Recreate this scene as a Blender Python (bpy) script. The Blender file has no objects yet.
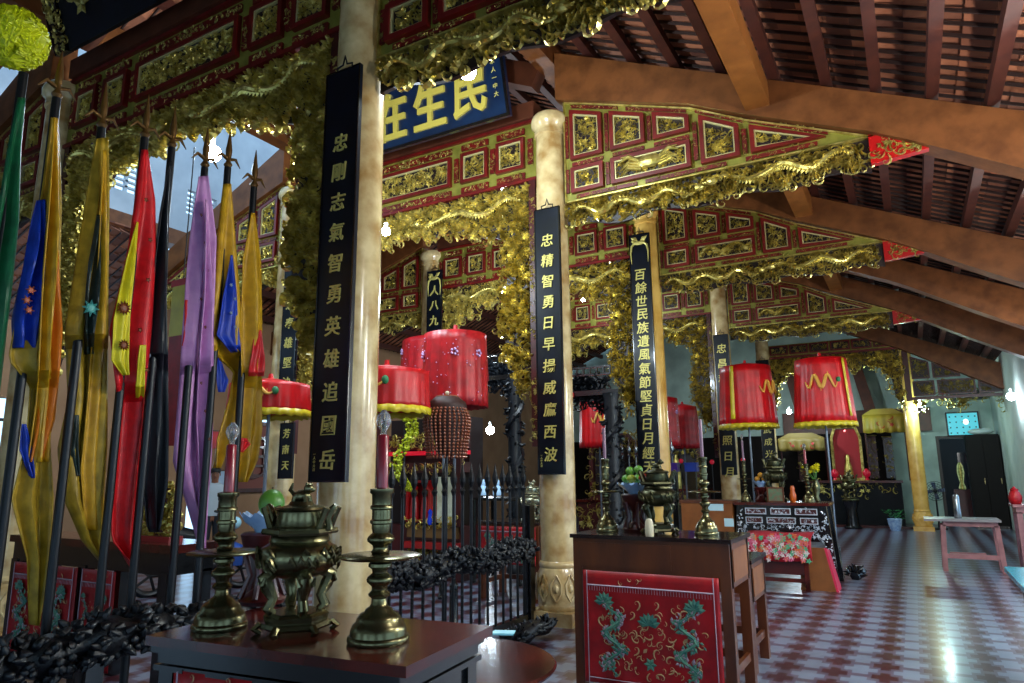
import bpy, math, random
from mathutils import Vector, Matrix
PI = math.pi
S = bpy.context.scene
COL = S.collection
S.view_settings.view_transform = 'Standard'
S.view_settings.look = 'None'
S.view_settings.gamma = 1.0
S.view_settings.use_curve_mapping = False
S.view_settings.exposure = 0.25

# ---------------------------------------------------------------- camera
FPX = 690.0
pitch, yaw, roll = math.radians(10.8), math.radians(29.7), math.radians(0.5)
EYE = Vector((0, 0, 1.6))
FW = Vector((-math.sin(yaw)*math.cos(pitch), math.cos(yaw)*math.cos(pitch), math.sin(pitch)))
_r0 = Vector((math.cos(yaw), math.sin(yaw), 0)); _u0 = _r0.cross(FW)
RT = _r0*math.cos(roll) - _u0*math.sin(roll)
UP = _r0*math.sin(roll) + _u0*math.cos(roll)
cd = bpy.data.cameras.new('camera'); cam = bpy.data.objects.new('camera', cd); COL.objects.link(cam)
cd.sensor_width = 36; cd.lens = FPX/1024*36; cd.clip_end = 200; cd.clip_start = .05
cam.matrix_world = Matrix(((RT.x, UP.x, -FW.x, EYE.x), (RT.y, UP.y, -FW.y, EYE.y), (RT.z, UP.z, -FW.z, EYE.z), (0, 0, 0, 1)))
S.camera = cam

def P(x, y, X=None, Y=None, Z=None):
    """world point on the plane X=, Y= or Z= that the survey of the photograph gives for a sighting"""
    d = FW*FPX + RT*(x-512) - UP*(y-341.5)
    t = X/d.x if X is not None else (Y/d.y if Y is not None else (Z-1.6)/d.z)
    return EYE + d*t

# ---------------------------------------------------------------- mesh builder
class MB:
    def __init__(s): s.v = []; s.f = []
    def add(s, vs, fs):
        n = len(s.v); s.v += [tuple(v) for v in vs]; s.f += [tuple(i+n for i in f) for f in fs]; return s
    def box(s, x0, x1, y0, y1, z0, z1):
        v = [(x, y, z) for x in (x0, x1) for y in (y0, y1) for z in (z0, z1)]
        return s.add(v, [(0,1,3,2),(4,6,7,5),(0,4,5,1),(2,3,7,6),(0,2,6,4),(1,5,7,3)])
    def hexa(s, bot, top):
        return s.add(list(bot)+list(top), [(3,2,1,0),(4,5,6,7),(0,1,5,4),(1,2,6,5),(2,3,7,6),(3,0,4,7)])
    def beam(s, a, b, w, h, up=Vector((0,0,1))):
        a = Vector(a); b = Vector(b); d = (b-a).normalized(); sd = d.cross(up).normalized(); u = sd.cross(d)
        q = lambda p: [p-sd*w/2-u*h/2, p+sd*w/2-u*h/2, p+sd*w/2+u*h/2, p-sd*w/2+u*h/2]
        return s.hexa(q(a), q(b))
    def prism(s, poly, y0, y1):
        n = len(poly)
        v = [(p[0], y0, p[1]) for p in poly] + [(p[0], y1, p[1]) for p in poly]
        f = [tuple(range(n)), tuple(range(2*n-1, n-1, -1))] + [(i, i+n, (i+1)%n+n, (i+1)%n) for i in range(n)]
        return s.add(v, f)
    def ring(s, poly, d, y0, y1):
        a = poly; b = inset(poly, d); n = len(a)
        v = [(p[0], y, p[1]) for y in (y0, y1) for q in (a, b) for p in q]
        f = []
        for i in range(n):
            j = (i+1) % n
            f += [(i, j, n+j, n+i), (2*n+i, 3*n+i, 3*n+j, 2*n+j), (i, 2*n+i, 2*n+j, j), (n+i, n+j, 3*n+j, 3*n+i)]
        return s.add(v, f)
    def tube(s, pts, rad, n=6):
        pts = [Vector(p) for p in pts]; m = len(pts)
        if not hasattr(rad, '__len__'): rad = [rad]*m
        v = []; f = []; pu = None
        for i, p in enumerate(pts):
            d = (pts[min(i+1, m-1)]-pts[max(i-1, 0)])
            d = d.normalized() if d.length > 1e-9 else Vector((0,0,1))
            if pu is None:
                pu = Vector((0,0,1)) if abs(d.z) < .9 else Vector((1,0,0))
            a = d.cross(pu)
            a = a.normalized() if a.length > 1e-6 else d.orthogonal().normalized()
            b = a.cross(d).normalized(); pu = b
            for k in range(n):
                t = 2*PI*k/n; v.append(p + (a*math.cos(t)+b*math.sin(t))*rad[i])
        for i in range(m-1):
            for k in range(n):
                f.append((i*n+k, i*n+(k+1)%n, (i+1)*n+(k+1)%n, (i+1)*n+k))
        f += [tuple(range(n-1, -1, -1)), tuple(range((m-1)*n, m*n))]
        return s.add(v, f)
    def lathe(s, prof, n=24, c=(0,0,0), sx=1, sy=1, ph=0):
        v = []; f = []; m = len(prof)
        for r, z in prof:
            for k in range(n):
                t = 2*PI*k/n+ph; v.append((c[0]+r*math.cos(t)*sx, c[1]+r*math.sin(t)*sy, c[2]+z))
        for i in range(m-1):
            for k in range(n):
                f.append((i*n+k, i*n+(k+1)%n, (i+1)*n+(k+1)%n, (i+1)*n+k))
        f += [tuple(range(n-1, -1, -1)), tuple(range((m-1)*n, m*n))]
        return s.add(v, f)
    def ball(s, c, r, n=8, m=6, sc=(1,1,1)):
        prof = [(max(math.sin(PI*i/m), .02), -math.cos(PI*i/m)) for i in range(m+1)]
        v = []; f = []
        for q, z in prof:
            for k in range(n):
                t = 2*PI*k/n; v.append((c[0]+r*q*math.cos(t)*sc[0], c[1]+r*q*math.sin(t)*sc[1], c[2]+r*z*sc[2]))
        for i in range(m):
            for k in range(n):
                f.append((i*n+k, i*n+(k+1)%n, (i+1)*n+(k+1)%n, (i+1)*n+k))
        return s.add(v, f)
    def xf(s, M):
        s.v = [tuple(M @ Vector(v)) for v in s.v]; return s
    def build(s, name, mat, parent=None, smooth=False, loc=None):
        me = bpy.data.meshes.new(name); me.from_pydata(s.v, [], s.f); me.update()
        if mat: me.materials.append(mat)
        if smooth:
            for p in me.polygons: p.use_smooth = True
            try: me.set_sharp_from_angle(angle=math.radians(45))
            except Exception: pass
        o = bpy.data.objects.new(name, me); COL.objects.link(o)
        if parent: o.parent = parent
        if loc: o.location = loc
        return o

def inset(poly, d):
    """inset of a convex counter-clockwise polygon"""
    n = len(poly); ar = sum(poly[i][0]*poly[(i+1)%n][1]-poly[(i+1)%n][0]*poly[i][1] for i in range(n))
    sg = 1 if ar > 0 else -1
    out = []
    for i in range(n):
        p0, p1, p2 = (Vector(poly[(i+k) % n]).to_2d() for k in (-1, 0, 1))
        e1 = (p1-p0).normalized(); e2 = (p2-p1).normalized()
        n1 = Vector((-e1.y, e1.x))*sg; n2 = Vector((-e2.y, e2.x))*sg
        b = (n1+n2); L = b.length
        b = b/L if L > 1e-6 else n1
        k = d/max(b.dot(n1), .35)
        out.append((p1.x+b.x*k, p1.y+b.y*k))
    return out

def inpoly(poly, x, y):
    c = False; n = len(poly); j = n-1
    for i in range(n):
        if (poly[i][1] > y) != (poly[j][1] > y) and x < (poly[j][0]-poly[i][0])*(y-poly[i][1])/(poly[j][1]-poly[i][1])+poly[i][0]: c = not c
        j = i
    return c

def scroll(mb, u, v, y, size, ang, hand, rel, n=9, th=.125):
    """one curled acanthus tendril: a ridge-shaped spiral in the X-Z plane"""
    L = []
    for i in range(n):
        t = i/(n-1); a = ang + hand*t*t*4.6; r = size*(1-t*.82)
        L.append((t, a, r))
    x, z = u, v; pts = []
    st = size*.42
    a = ang
    for i in range(n):
        t = i/(n-1); pts.append((x, z, size*th*(math.sin(PI*min(t*1.3+.12, 1))*.9+.25)))
        a += hand*(.22+t*1.05); x += math.cos(a)*st*(1-t*.55); z += math.sin(a)*st*(1-t*.55)
    V = []; F = []
    for i, (x, z, w) in enumerate(pts):
        x0, z0, _ = pts[max(i-1, 0)]; x1, z1, _ = pts[min(i+1, n-1)]
        dx, dz = x1-x0, z1-z0; l = math.hypot(dx, dz) or 1
        nx, nz = -dz/l*w, dx/l*w
        yy = y - rel*(.45+.25*math.sin(i*1.1))
        V += [(x+nx, y, z+nz), (x, yy-w*.6, z), (x-nx, y, z-nz)]
    for i in range(n-1):
        a = i*3; b = a+3
        F += [(a, a+1, b+1, b), (a+1, a+2, b+2, b+1), (a+2, a, b, b+2)]
    F += [(0, 2, 1), (3*n-3, 3*n-2, 3*n-1)]
    mb.add(V, F)

def leaf(mb, u, v, y, size, ang, rel):
    c, s = math.cos(ang), math.sin(ang); w = size*.3
    q = lambda a, b: (u+a*c-b*s, v+a*s+b*c)
    p = [q(0, 0), q(size*.45, w), q(size, 0), q(size*.45, -w)]; m = q(size*.5, 0)
    mb.add([(p[0][0], y, p[0][1]), (p[1][0], y, p[1][1]), (p[2][0], y-rel*.3, p[2][1]), (p[3][0], y, p[3][1]), (m[0], y-rel, m[1])],
           [(0,1,4),(1,2,4),(2,3,4),(3,0,4),(3,2,1,0)])

def carve(mb, poly, y, dens, s0, s1, rel, rng, flowers=.12, test=None):
    """fill a polygon with openwork foliage carving"""
    xs = [p[0] for p in poly]; zs = [p[1] for p in poly]
    x0, x1, z0, z1 = min(xs), max(xs), min(zs), max(zs)
    n = int((x1-x0)*(z1-z0)*dens)
    for _ in range(n):
        u, v = rng.uniform(x0, x1), rng.uniform(z0, z1)
        if not (test(u, v) if test else inpoly(poly, u, v)): continue
        sz = rng.uniform(s0, s1); k = rng.random()
        if k < .86: scroll(mb, u, v, y, sz, rng.uniform(0, 2*PI), rng.choice((-1, 1)), rel*rng.uniform(.4, 1))
        elif k < 1-flowers*.6: leaf(mb, u, v, y, sz*1.05, rng.uniform(0, 2*PI), rel*rng.uniform(.5, 1.1))
        else:
            for i in range(5):
                leaf(mb, u, v, y-rel*.4, sz*.8, 2*PI*i/5+k*9, rel*.5)

def bodywave(mb, x0, x1, zf, y, r, amp, waves, rng, spikes=True):
    """sinuous dragon body with a crest, legs and a head at x1"""
    N = 46; pts = []; rad = []
    for i in range(N):
        t = i/(N-1); x = x0+(x1-x0)*t
        pts.append((x, y-.03-.03*math.sin(t*waves*2*PI*1.3), zf(x)+amp*math.sin(t*waves*2*PI)))
        rad.append(r*(.3+.9*math.sin(PI*min(t*.8+.12, 1))))
    mb.tube(pts, rad, 7)
    for i in range(1, N-1):
        if spikes:
            p = pts[i]; a = math.atan2(pts[i+1][2]-pts[i-1][2], pts[i+1][0]-pts[i-1][0])+PI/2
            leaf(mb, p[0], p[2], p[1]-rad[i]*.4, rad[i]*2.3, a, .02)
            if i % 6 == 3:
                for q in (-1, 1): scroll(mb, p[0], p[2], p[1]-.01, r*2.6, a+PI+q*.5, q, .03)
    hx, hy, hz = pts[-1]; s = 1 if x1 > x0 else -1
    mb.ball((hx, hy-.02, hz), r*1.7, 8, 6, (1.3, .8, 1))
    mb.ball((hx+s*r*2, hy-.03, hz-r*.5), r*1.1, 8, 5, (1.5, .8, .6))
    for q in (-1, 1): scroll(mb, hx, hz+r, hy-.03, r*3, PI/2+q*.9, q, .04)

# ---------------------------------------------------------------- tagging
def tag(o, label, cat, group=None, kind=None):
    o['label'] = label; o['category'] = cat
    if group: o['group'] = group
    if kind: o['kind'] = kind
    return o
def thing(name, label, cat, loc=(0,0,0), rz=0, group=None):
    o = bpy.data.objects.new(name, None); COL.objects.link(o); o.empty_display_size = .1
    o.location = loc; o.rotation_euler = (0, 0, rz)
    return tag(o, label, cat, group)
def struct(o): o['kind'] = 'structure'; return o
def dup(o, loc=None, rz=None, label=None, parent=None, sc=None):
    c = o.copy(); COL.objects.link(c)
    if parent: c.parent = parent
    kids = [k for k in o.children]
    for k in kids: dup(k, parent=c)
    if loc is not None: c.location = loc
    if rz is not None: c.rotation_euler = (0, 0, rz)
    if sc is not None: c.scale = sc
    if label: c['label'] = label
    return c

# ---------------------------------------------------------------- materials
def lin(h):
    c = [int(h[i:i+2], 16)/255 for i in (0, 2, 4)]
    return tuple((x/12.92 if x <= .04045 else ((x+.055)/1.055)**2.4) for x in c)+(1,)
MATS = {}
def mat(name, hexc, rough=.5, metal=0, hex2=None, scale=8, bump=0, bscale=None, coat=0, emit=None, estr=0, stretch=None, trans=0, alpha=1, sheen=0, spec=.5):
    if name in MATS: return MATS[name]
    m = bpy.data.materials.new(name); m.use_nodes = True; nt = m.node_tree; N = nt.nodes; b = N['Principled BSDF']
    b.inputs['Base Color'].default_value = lin(hexc); b.inputs['Roughness'].default_value = rough
    b.inputs['Metallic'].default_value = metal; b.inputs['Coat Weight'].default_value = coat
    b.inputs['Coat Roughness'].default_value = .12; b.inputs['Specular IOR Level'].default_value = spec
    b.inputs['Transmission Weight'].default_value = trans
    if sheen: b.inputs['Sheen Weight'].default_value = sheen
    if emit: b.inputs['Emission Color'].default_value = lin(emit); b.inputs['Emission Strength'].default_value = estr
    if hex2 or bump:
        tc = N.new('ShaderNodeTexCoord'); mp = N.new('ShaderNodeMapping'); nt.links.new(tc.outputs['Object'], mp.inputs[0])
        if stretch: mp.inputs['Scale'].default_value = stretch
        nz = N.new('ShaderNodeTexNoise'); nz.inputs['Scale'].default_value = scale; nz.inputs['Detail'].default_value = 5
        nt.links.new(mp.outputs[0], nz.inputs['Vector'])
        if hex2:
            cr = N.new('ShaderNodeValToRGB'); cr.color_ramp.elements[0].position = .35; cr.color_ramp.elements[1].position = .68
            cr.color_ramp.elements[0].color = lin(hexc); cr.color_ramp.elements[1].color = lin(hex2)
            nt.links.new(nz.outputs[0], cr.inputs[0]); nt.links.new(cr.outputs[0], b.inputs['Base Color'])
        if bump:
            n2 = N.new('ShaderNodeTexNoise'); n2.inputs['Scale'].default_value = bscale or scale*3; n2.inputs['Detail'].default_value = 3
            nt.links.new(mp.outputs[0], n2.inputs['Vector'])
            bp = N.new('ShaderNodeBump'); bp.inputs['Strength'].default_value = bump; bp.inputs['Distance'].default_value = .02
            nt.links.new(n2.outputs[0], bp.inputs['Height']); nt.links.new(bp.outputs[0], b.inputs['Normal'])
    MATS[name] = m; return m

GOLD = mat('carved_gold', 'eedd84', .31, .75, 'a8923c', 11)
PGOLD = mat('pale_gilt_moulding', 'd8ce92', .4, .4)
GOLDG = mat('olive_gold_board', '9a9440', .45, .35, '7d7a2c', 7)
GOLDD = mat('aged_gold', 'ccbe6c', .38, .65, '7a6828', 12)
RED = mat('red_lacquer', '74100c', .42, 0, '560a08', 6, coat=.1)
REDD = mat('dark_red_lacquer', '4a0e0c', .4, 0, '350a0a', 6, coat=.3)
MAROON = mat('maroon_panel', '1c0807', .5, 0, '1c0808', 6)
WOOD = mat('brown_timber', '7a4824', .5, 0, '5a3216', 5, bump=.15, stretch=(1, 1, 1), spec=.3)
WOODD = mat('dark_rafter_timber', '5a2c18', .5, 0, '43200f', 5, bump=.1)
PURL = mat('maroon_purlin', '4c2014', .55, 0, '38140f', 6)
MARBLE = mat('cream_marble', 'e2cc98', .22, 0, 'a8824c', 4.5, bump=.03, coat=.4)
MARBLEY = mat('yellow_marble', 'f0c468', .25, 0, 'd09a40', 3, coat=.4)
NAVY = mat('navy_lacquer', '050d1c', .38, 0, '03070f', 6, coat=.06, spec=.3)
NAVYP = mat('blue_plaque_lacquer', '0c2546', .3, 0, '081a36', 5, coat=.4)
INK = mat('gold_leaf_letters', 'd9cb72', .4, .35)
BRASS = mat('aged_brass', '7c7654', .27, .92, '56523a', 9, bump=.05)
BRASSD = mat('dark_bronze', '4f4e36', .34, .9, '38382a', 9, bump=.1)
BLACK = mat('black_lacquer', '0c0c10', .25, 0, '08080b', 6, coat=.5)
IRON = mat('black_iron', '101116', .4, .3)
ROSE = mat('polished_rosewood', '5a1c14', .17, 0, '2c0e0b', 4, bump=.02, coat=.35)
OAK = mat('orange_brown_wood', '66320f', .42, 0, '421c08', 5, bump=.05, coat=.08, stretch=(1, 1, .3))
BEAMO = mat('orange_purlin_timber', '965a26', .45, 0, '7c481c', 5, bump=.05)
OAKL = mat('light_orange_wood', '8a5020', .45, 0, '744014', 5)
SILKR = mat('red_satin', 'cc0814', .42, 0, 'a4060e', 5)
SILKC = mat('crimson_brocade', 'b40a16', .45, 0, '8c0610', 8)
SILKY = mat('yellow_satin', 'd8c22a', .4, 0, 'c0a81c', 6)
WHITEW = mat('pale_plaster', 'b9c4bc', .8, 0, 'a9b5ac', 2)
# ---------------------------------------------------------------- floor
def floor_material():
    m = bpy.data.materials.new('patterned_cement_tiles'); m.use_nodes = True; nt = m.node_tree; N = nt.nodes; L = nt.links
    b = N['Principled BSDF']
    tc = N.new('ShaderNodeTexCoord'); sp = N.new('ShaderNodeSeparateXYZ'); L.new(tc.outputs['Object'], sp.inputs[0])
    def M(op, a, c=None):
        n = N.new('ShaderNodeMath'); n.operation = op
        for i, q in enumerate((a, c)):
            if q is None: continue
            if isinstance(q, (int, float)): n.inputs[i].default_value = q
            else: L.new(q, n.inputs[i])
        return n.outputs[0]
    p = .36
    fx = M('ABSOLUTE', M('SUBTRACT', M('FRACT', M('DIVIDE', sp.outputs[0], p)), .5))      # 0 at tile middle, .5 at tile edge
    fy = M('ABSOLUTE', M('SUBTRACT', M('FRACT', M('DIVIDE', sp.outputs[1], p)), .5))
    AND = lambda a, c: M('MULTIPLY', a, c); OR = lambda a, c: M('MAXIMUM', a, c)
    lt = lambda a, k: M('LESS_THAN', a, k); gt = lambda a, k: M('GREATER_THAN', a, k)
    cross = OR(AND(lt(fx, .16), lt(fy, .38)), AND(lt(fx, .34), lt(fy, .15)))
    maroon = OR(AND(gt(fx, .24), gt(fy, .33)), AND(gt(fx, .40), gt(fy, .12)))
    maroon = AND(maroon, M('SUBTRACT', 1, cross))
    def mix(f, a, c):
        n = N.new('ShaderNodeMix'); n.data_type = 'RGBA'
        if isinstance(f, float): n.inputs[0].default_value = f
        else: L.new(f, n.inputs[0])
        for i, q in ((6, a), (7, c)):
            if isinstance(q, tuple): n.inputs[i].default_value = q
            else: L.new(q, n.inputs[i])
        return n.outputs[2]
    nz = N.new('ShaderNodeTexNoise'); nz.inputs['Scale'].default_value = 1.3; nz.inputs['Detail'].default_value = 4; L.new(tc.outputs['Object'], nz.inputs['Vector'])
    c = mix(cross, lin('62566a'), lin('7e8aa0'))
    c = mix(maroon, c, lin('44141c'))
    g = M('MULTIPLY', M('SUBTRACT', nz.outputs[0], .5), .8)
    dk = mix(M('MINIMUM', M('MAXIMUM', M('ADD', g, .1), 0), .35), c, lin('4c4a50'))
    L.new(dk, b.inputs['Base Color'])
    b.inputs['Roughness'].default_value = .3; b.inputs['Coat Weight'].default_value = .2; b.inputs['Coat Roughness'].default_value = .12
    return m
TILEF = floor_material()
struct(MB().box(-16, 6, -5, 30, -.2, 0).build('floor', TILEF))

# ---------------------------------------------------------------- walls
BACKW = mat('grey_green_plaster', 'b4ccc0', .85, 0, '98aca4', 2)
BROWNW = mat('tan_plaster', 'a07a5a', .85, 0, '8e6a4c', 2)
GREYW = mat('grey_plaster', 'b4bcc2', .85, 0, 'a2aab2', 2)
# rear wall behind the last truss, with the dark doorway on the right
w = MB().box(-13, .72, 24.6, 24.8, 0, 8).box(2.05, 2.35, 24.6, 24.8, 0, 8).box(.72, 2.05, 24.6, 24.8, 2.5, 8)
struct(w.build('wall_back', BACKW))
struct(MB().box(-.2, 3, 26.4, 26.5, 0, 3).build('wall_passage', mat('dark_room', '16100e', .9)))
d = struct(MB().box(.66, .74, 24.5, 24.62, 0, 2.5).box(2.05, 2.13, 24.5, 24.62, 0, 2.5).box(.66, 2.13, 24.5, 24.62, 2.5, 2.58).build('door_1', mat('door_frame', '2b211c', .5)))
# right wall X=2.6 : daylight doors between piers
RW = MB()
for y0, y1 in ((-5, -3.2), (-.4, .6), (3.6, 4.6), (7.8, 8.8), (11.6, 12.8), (15.2, 24.6)): RW.box(2.15, 2.35, y0, y1, 0, 2.75)
RW.box(2.15, 2.35, -5, 24.6, 2.75, 4.45)
struct(RW.build('wall_right', WHITEW))
FW_ = MB()
for x0, x1 in ((-13, -9.5), (-7.2, -4.2), (-2.0, -1.0), (1.2, 2.35)): FW_.box(x0, x1, -4.8, -4.6, 0, 2.9)
FW_.box(-13, 2.35, -4.8, -4.6, 2.9, 9)
struct(FW_.build('wall_front_light_block', WHITEW))  # unseen wall added to cut the daylight coming from behind the camera
struct(MB().box(-13, -.5, 24.42, 24.5, 0, 2.75).build('trim_dark_backdrop', mat('backdrop_black', '120d0b', .7, spec=.15)))  # added near-black sheet standing in for the dark behind the altars
# left wall X=-12.4 with openings, vents high up
LW = MB()
for y0, y1 in ((-5, 4.9), (6.15, 8.85), (9.25, 24.6)): LW.box(-12.6, -12.4, y0, y1, 0, 2.35)
for y0, y1 in ((-5, 4.9), (6.15, 8.85), (9.25, 10.5), (11.45, 24.6)): LW.box(-12.6, -12.4, y0, y1, 2.35, 2.85)
LW.box(-12.6, -12.4, -5, 24.6, 2.85, 4.1); LW.box(-12.6, -12.4, 7.4, 24.6, 4.1, 5.1)
struct(LW.build('wall_left', BROWNW))
# upper gable wall of the light well, with two ventilation grilles
va = [P(x, y, X=-12.0) for x, y in ((118, 170), (136, 192), (172, 190), (190, 212))]
def vent_rect(a, b): return (a.y, b.y, min(a.z, b.z), max(a.z, b.z))
v1 = (6.62, 7.28, 6.72, 7.28); v2 = (8.05, 8.72, 6.72, 7.22)
GW = MB()
ys = [4.4, v1[0], v1[1], v2[0], v2[1], 12]
for i in range(5):
    if i in (1, 3):
        v = (v1, v2)[i//2]
        GW.box(-12.12, -12.0, ys[i], ys[i+1], 6.3, v[2]); GW.box(-12.12, -12.0, ys[i], ys[i+1], v[3], 10.6)
        for k in range(1, 5):
            z = v[2]+(v[3]-v[2])*k/5; GW.box(-12.1, -12.03, v[0], v[1], z-.018, z+.018)
        for k in range(1, 3):
            y = v[0]+(v[1]-v[0])*k/3; GW.box(-12.1, -12.03, y-.025, y+.025, v[2], v[3])
    else: GW.box(-12.12, -12.0, ys[i], ys[i+1], 6.3, 10.6)
struct(GW.build('wall_upper', GREYW))

# ---------------------------------------------------------------- roof
def roof_mat():
    m = mat('terracotta_roof_tiles', '8a4a34', .75, 0, '6a3424', 12)
    nt = m.node_tree; N = nt.nodes; L = nt.links; b = N['Principled BSDF']
    tc = N.new('ShaderNodeTexCoord'); sn = N.new('ShaderNodeVectorMath'); sn.operation = 'SNAP'; sn.inputs[1].default_value = (.2, .18, 20)
    ad = N.new('ShaderNodeVectorMath'); ad.operation = 'ADD'; ad.inputs[1].default_value = (.1, .02, 0)
    L.new(tc.outputs['Object'], ad.inputs[0]); L.new(ad.outputs[0], sn.inputs[0])
    wn = N.new('ShaderNodeTexWhiteNoise'); L.new(sn.outputs[0], wn.inputs['Vector'])
    cr = N.new('ShaderNodeValToRGB'); cr.color_ramp.elements[0].color = lin('542a1a'); cr.color_ramp.elements[1].color = lin('a26242')
    L.new(wn.outputs['Value'], cr.inputs[0]); L.new(cr.outputs[0], b.inputs['Base Color'])
    return m
ROOF = roof_mat(); BATTEN = mat('roof_batten', '2c1712', .7)
def tiles(mb, bat, X0, X1, zf, Y0, Y1, rng, dx=.2, dy=.18):
    mb.hexa([Vector((X0, Y0, zf(X0)+.13)), Vector((X0, Y1, zf(X0)+.13)), Vector((X1, Y1, zf(X1)+.13)), Vector((X1, Y0, zf(X1)+.13))], [Vector((X0, Y0, zf(X0)+.16)), Vector((X0, Y1, zf(X0)+.16)), Vector((X1, Y1, zf(X1)+.16)), Vector((X1, Y0, zf(X1)+.16))])
    """rows of overlapping clay tiles, seen from beneath, on battens that run down the slope"""
    s = 1 if X1 > X0 else -1; nx = int(abs(X1-X0)/dx); ny = int((Y1-Y0)/dy)
    for j in range(ny):
        y = Y0+j*dy
        for i in range(nx):
            x = X0+s*i*dx; xa = x+s*dx*1.05
            za, zb = zf(x), zf(xa); j0 = rng.uniform(-.012, .012); k0 = rng.uniform(-.012, .012)
            v = [(x, y+j0, za+.05), (x, y+dy*.98, za+.012+k0), (xa, y+dy*.98, zb+.028+k0), (xa, y+j0, zb+.07)]
            mb.hexa([Vector(q) for q in v], [Vector(q)+Vector((0, 0, .02)) for q in v])
        bat.beam((X0, y+.02, zf(X0)-.01), (X1, y+.02, zf(X1)-.0), .016, .03)
rng = random.Random(3)
zr = lambda X: 5.40-.46*X           # right aisle
zl = lambda X: 5.40-.46*(-11.52-X)  # left aisle mirrored about X=-5.76
t = MB(); bt = MB(); tiles(t, bt, -3.5, 2.75, zr, -4.4, 24.5, rng)
struct(t.build('ceiling', ROOF)); struct(bt.build('ceiling_battens', BATTEN))
t = MB(); bt = MB(); tiles(t, bt, -8.02, -12.7, zl, 7.4, 24.5, rng)
struct(t.build('ceiling_left', ROOF)); struct(bt.build('ceiling_left_battens', BATTEN))
# nave roof, both slopes up to the ridge at X=-5.76
zn1 = lambda X: 7.0+.52*(-3.5-X); zn2 = lambda X: 7.0+.52*(X+8.02)
for a_, z_, n_ in ((-3.4, zn1, 'ceiling_nave'), (-8.12, zn2, 'ceiling_nave_left')):
    t = MB(); bt = MB(); tiles(t, bt, a_, -5.76, z_, -4.4, 24.5, rng)
    struct(t.build(n_, ROOF)); struct(bt.build(n_+'_battens', BATTEN))
# outer low roof seen beyond the light well
t = MB(); bt = MB(); tiles(t, bt, -11.9, -17, lambda X: 5.9-.42*(-11.9-X), 2.6, 7.3, rng)
tiles(t, bt, -8.02, -12.7, zl, -4.4, 3.6, rng); tiles(t, bt, -12.75, -17, lambda X: 5.55-.42*(-12.75-X), 7.3, 13, rng)
struct(t.build('ceiling_outer', ROOF)); struct(bt.build('ceiling_outer_battens', BATTEN))
TN = [0]
def trim(mb, m, smooth=False):
    TN[0] += 1; return struct(mb.build('trim_%d' % TN[0], m, None, smooth))
trim(MB().box(-12.3, -11.95, 4.4, 12, 6.0, 6.3), WOOD)
# purlins along the hall
for x in (-2.95, -2.4, -1.9, -1.4, -.87, -.38, .05, .5, .95, 1.4, 1.85, 2.3):
    trim(MB().box(x-.05, x+.05, -4.4, 24.5, zr(x)-.15, zr(x)-.03), PURL)
for k, x in enumerate((-8.6, -9.3, -10, -10.7, -11.4, -12.1)):
    trim(MB().box(x-.05, x+.05, 7.3, 24.5, zl(x)-.2, zl(x)-.07), PURL)
for x in (-4.2, -4.9, -6.62, -7.32): trim(MB().box(x-.05, x+.05, -4.4, 24.5, (zn1(x) if x > -5.7 else zn2(x))-.2, (zn1(x) if x > -5.7 else zn2(x))-.07), PURL)
trim(MB().box(-5.9, -5.62, -4.4, 24.5, 7.9, 8.15), WOODD)
# wall plates over the two column rows
trim(MB().box(-3.64, -3.4, -4.4, 24.5, 6.62, 6.98), WOOD)
trim(MB().box(-8.12, -7.88, -4.4, 24.5, 6.62, 6.98), WOOD)

TY = [3.77, 7.18, 10.8, 15.8, 21.0]
botx = [-3.7, -3.38, -1.77, -1.17, -.06, .24, 1.1, 2.6]; botz = [6.2, 6.12, 5.6, 5.3, 4.81, 4.65, 4.14, 3.3]
def interp(x, xs, zs):
    if x <= xs[0]: return zs[0]
    for i in range(len(xs)-1):
        if x <= xs[i+1]: return zs[i]+(zs[i+1]-zs[i])*(x-xs[i])/(xs[i+1]-xs[i])
    return zs[-1]
def rafter(Y, side, lo=-3.38, label=''):
    xs = [x for x in botx if x >= lo]
    top = lambda x: zr(x)-.2
    pb = [(x, interp(x, botx, botz)) for x in xs]; pt = [(x, max(top(x), interp(x, botx, botz)+.3)) for x in xs[::-1]]
    poly = pb+pt
    if side < 0: poly = [(-11.52-x, z) for x, z in poly[::-1]]
    n = len(xs); mb = MB()
    # strip quads instead of one concave face
    for i in range(n-1):
        a = pb[i]; b = pb[i+1]; c = (b[0], pt[n-2-i][1]); d = (a[0], pt[n-1-i][1])
        q = [a, b, c, d]
        if side < 0: q = [(-11.52-x, z) for x, z in q[::-1]]
        mb.prism(q, Y-.13, Y+.13)
    tag(mb.build('rafter_beam', WOOD), label, 'roof beam', 'rafter beams of the roof trusses')
names = ['nearest', 'second', 'third', 'fifth', 'rearmost']
for i, Y in enumerate(TY):
    rafter(Y, 1, label='%s brown timber rafter sloping down to the right wall over the aisle' % names[i])
rafter(13.3, 1, -3.38, 'fourth brown timber rafter of the right aisle, plain with no carved panel under it')
for i, Y in enumerate(TY[1:3]):
    rafter(Y, -1, label='brown timber rafter of the left aisle behind the %s column of the left row' % ('second', 'third')[i])
rafter(TY[0], -1, label='brown timber rafter of the left aisle behind the green flag')
# heavy purlin under the right slope
for i in range(4):
    y0, y1 = ([-4]+TY)[i+0], TY[i]
    o = MB().box(-1.16, -.92, y0+(.13 if i else 0), y1-.13, 5.33, 5.6).build('purlin_beam', BEAMO)
    tag(o, 'thick square purlin spanning to the %s carved truss of the right aisle' % names[i], 'roof beam')
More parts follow.
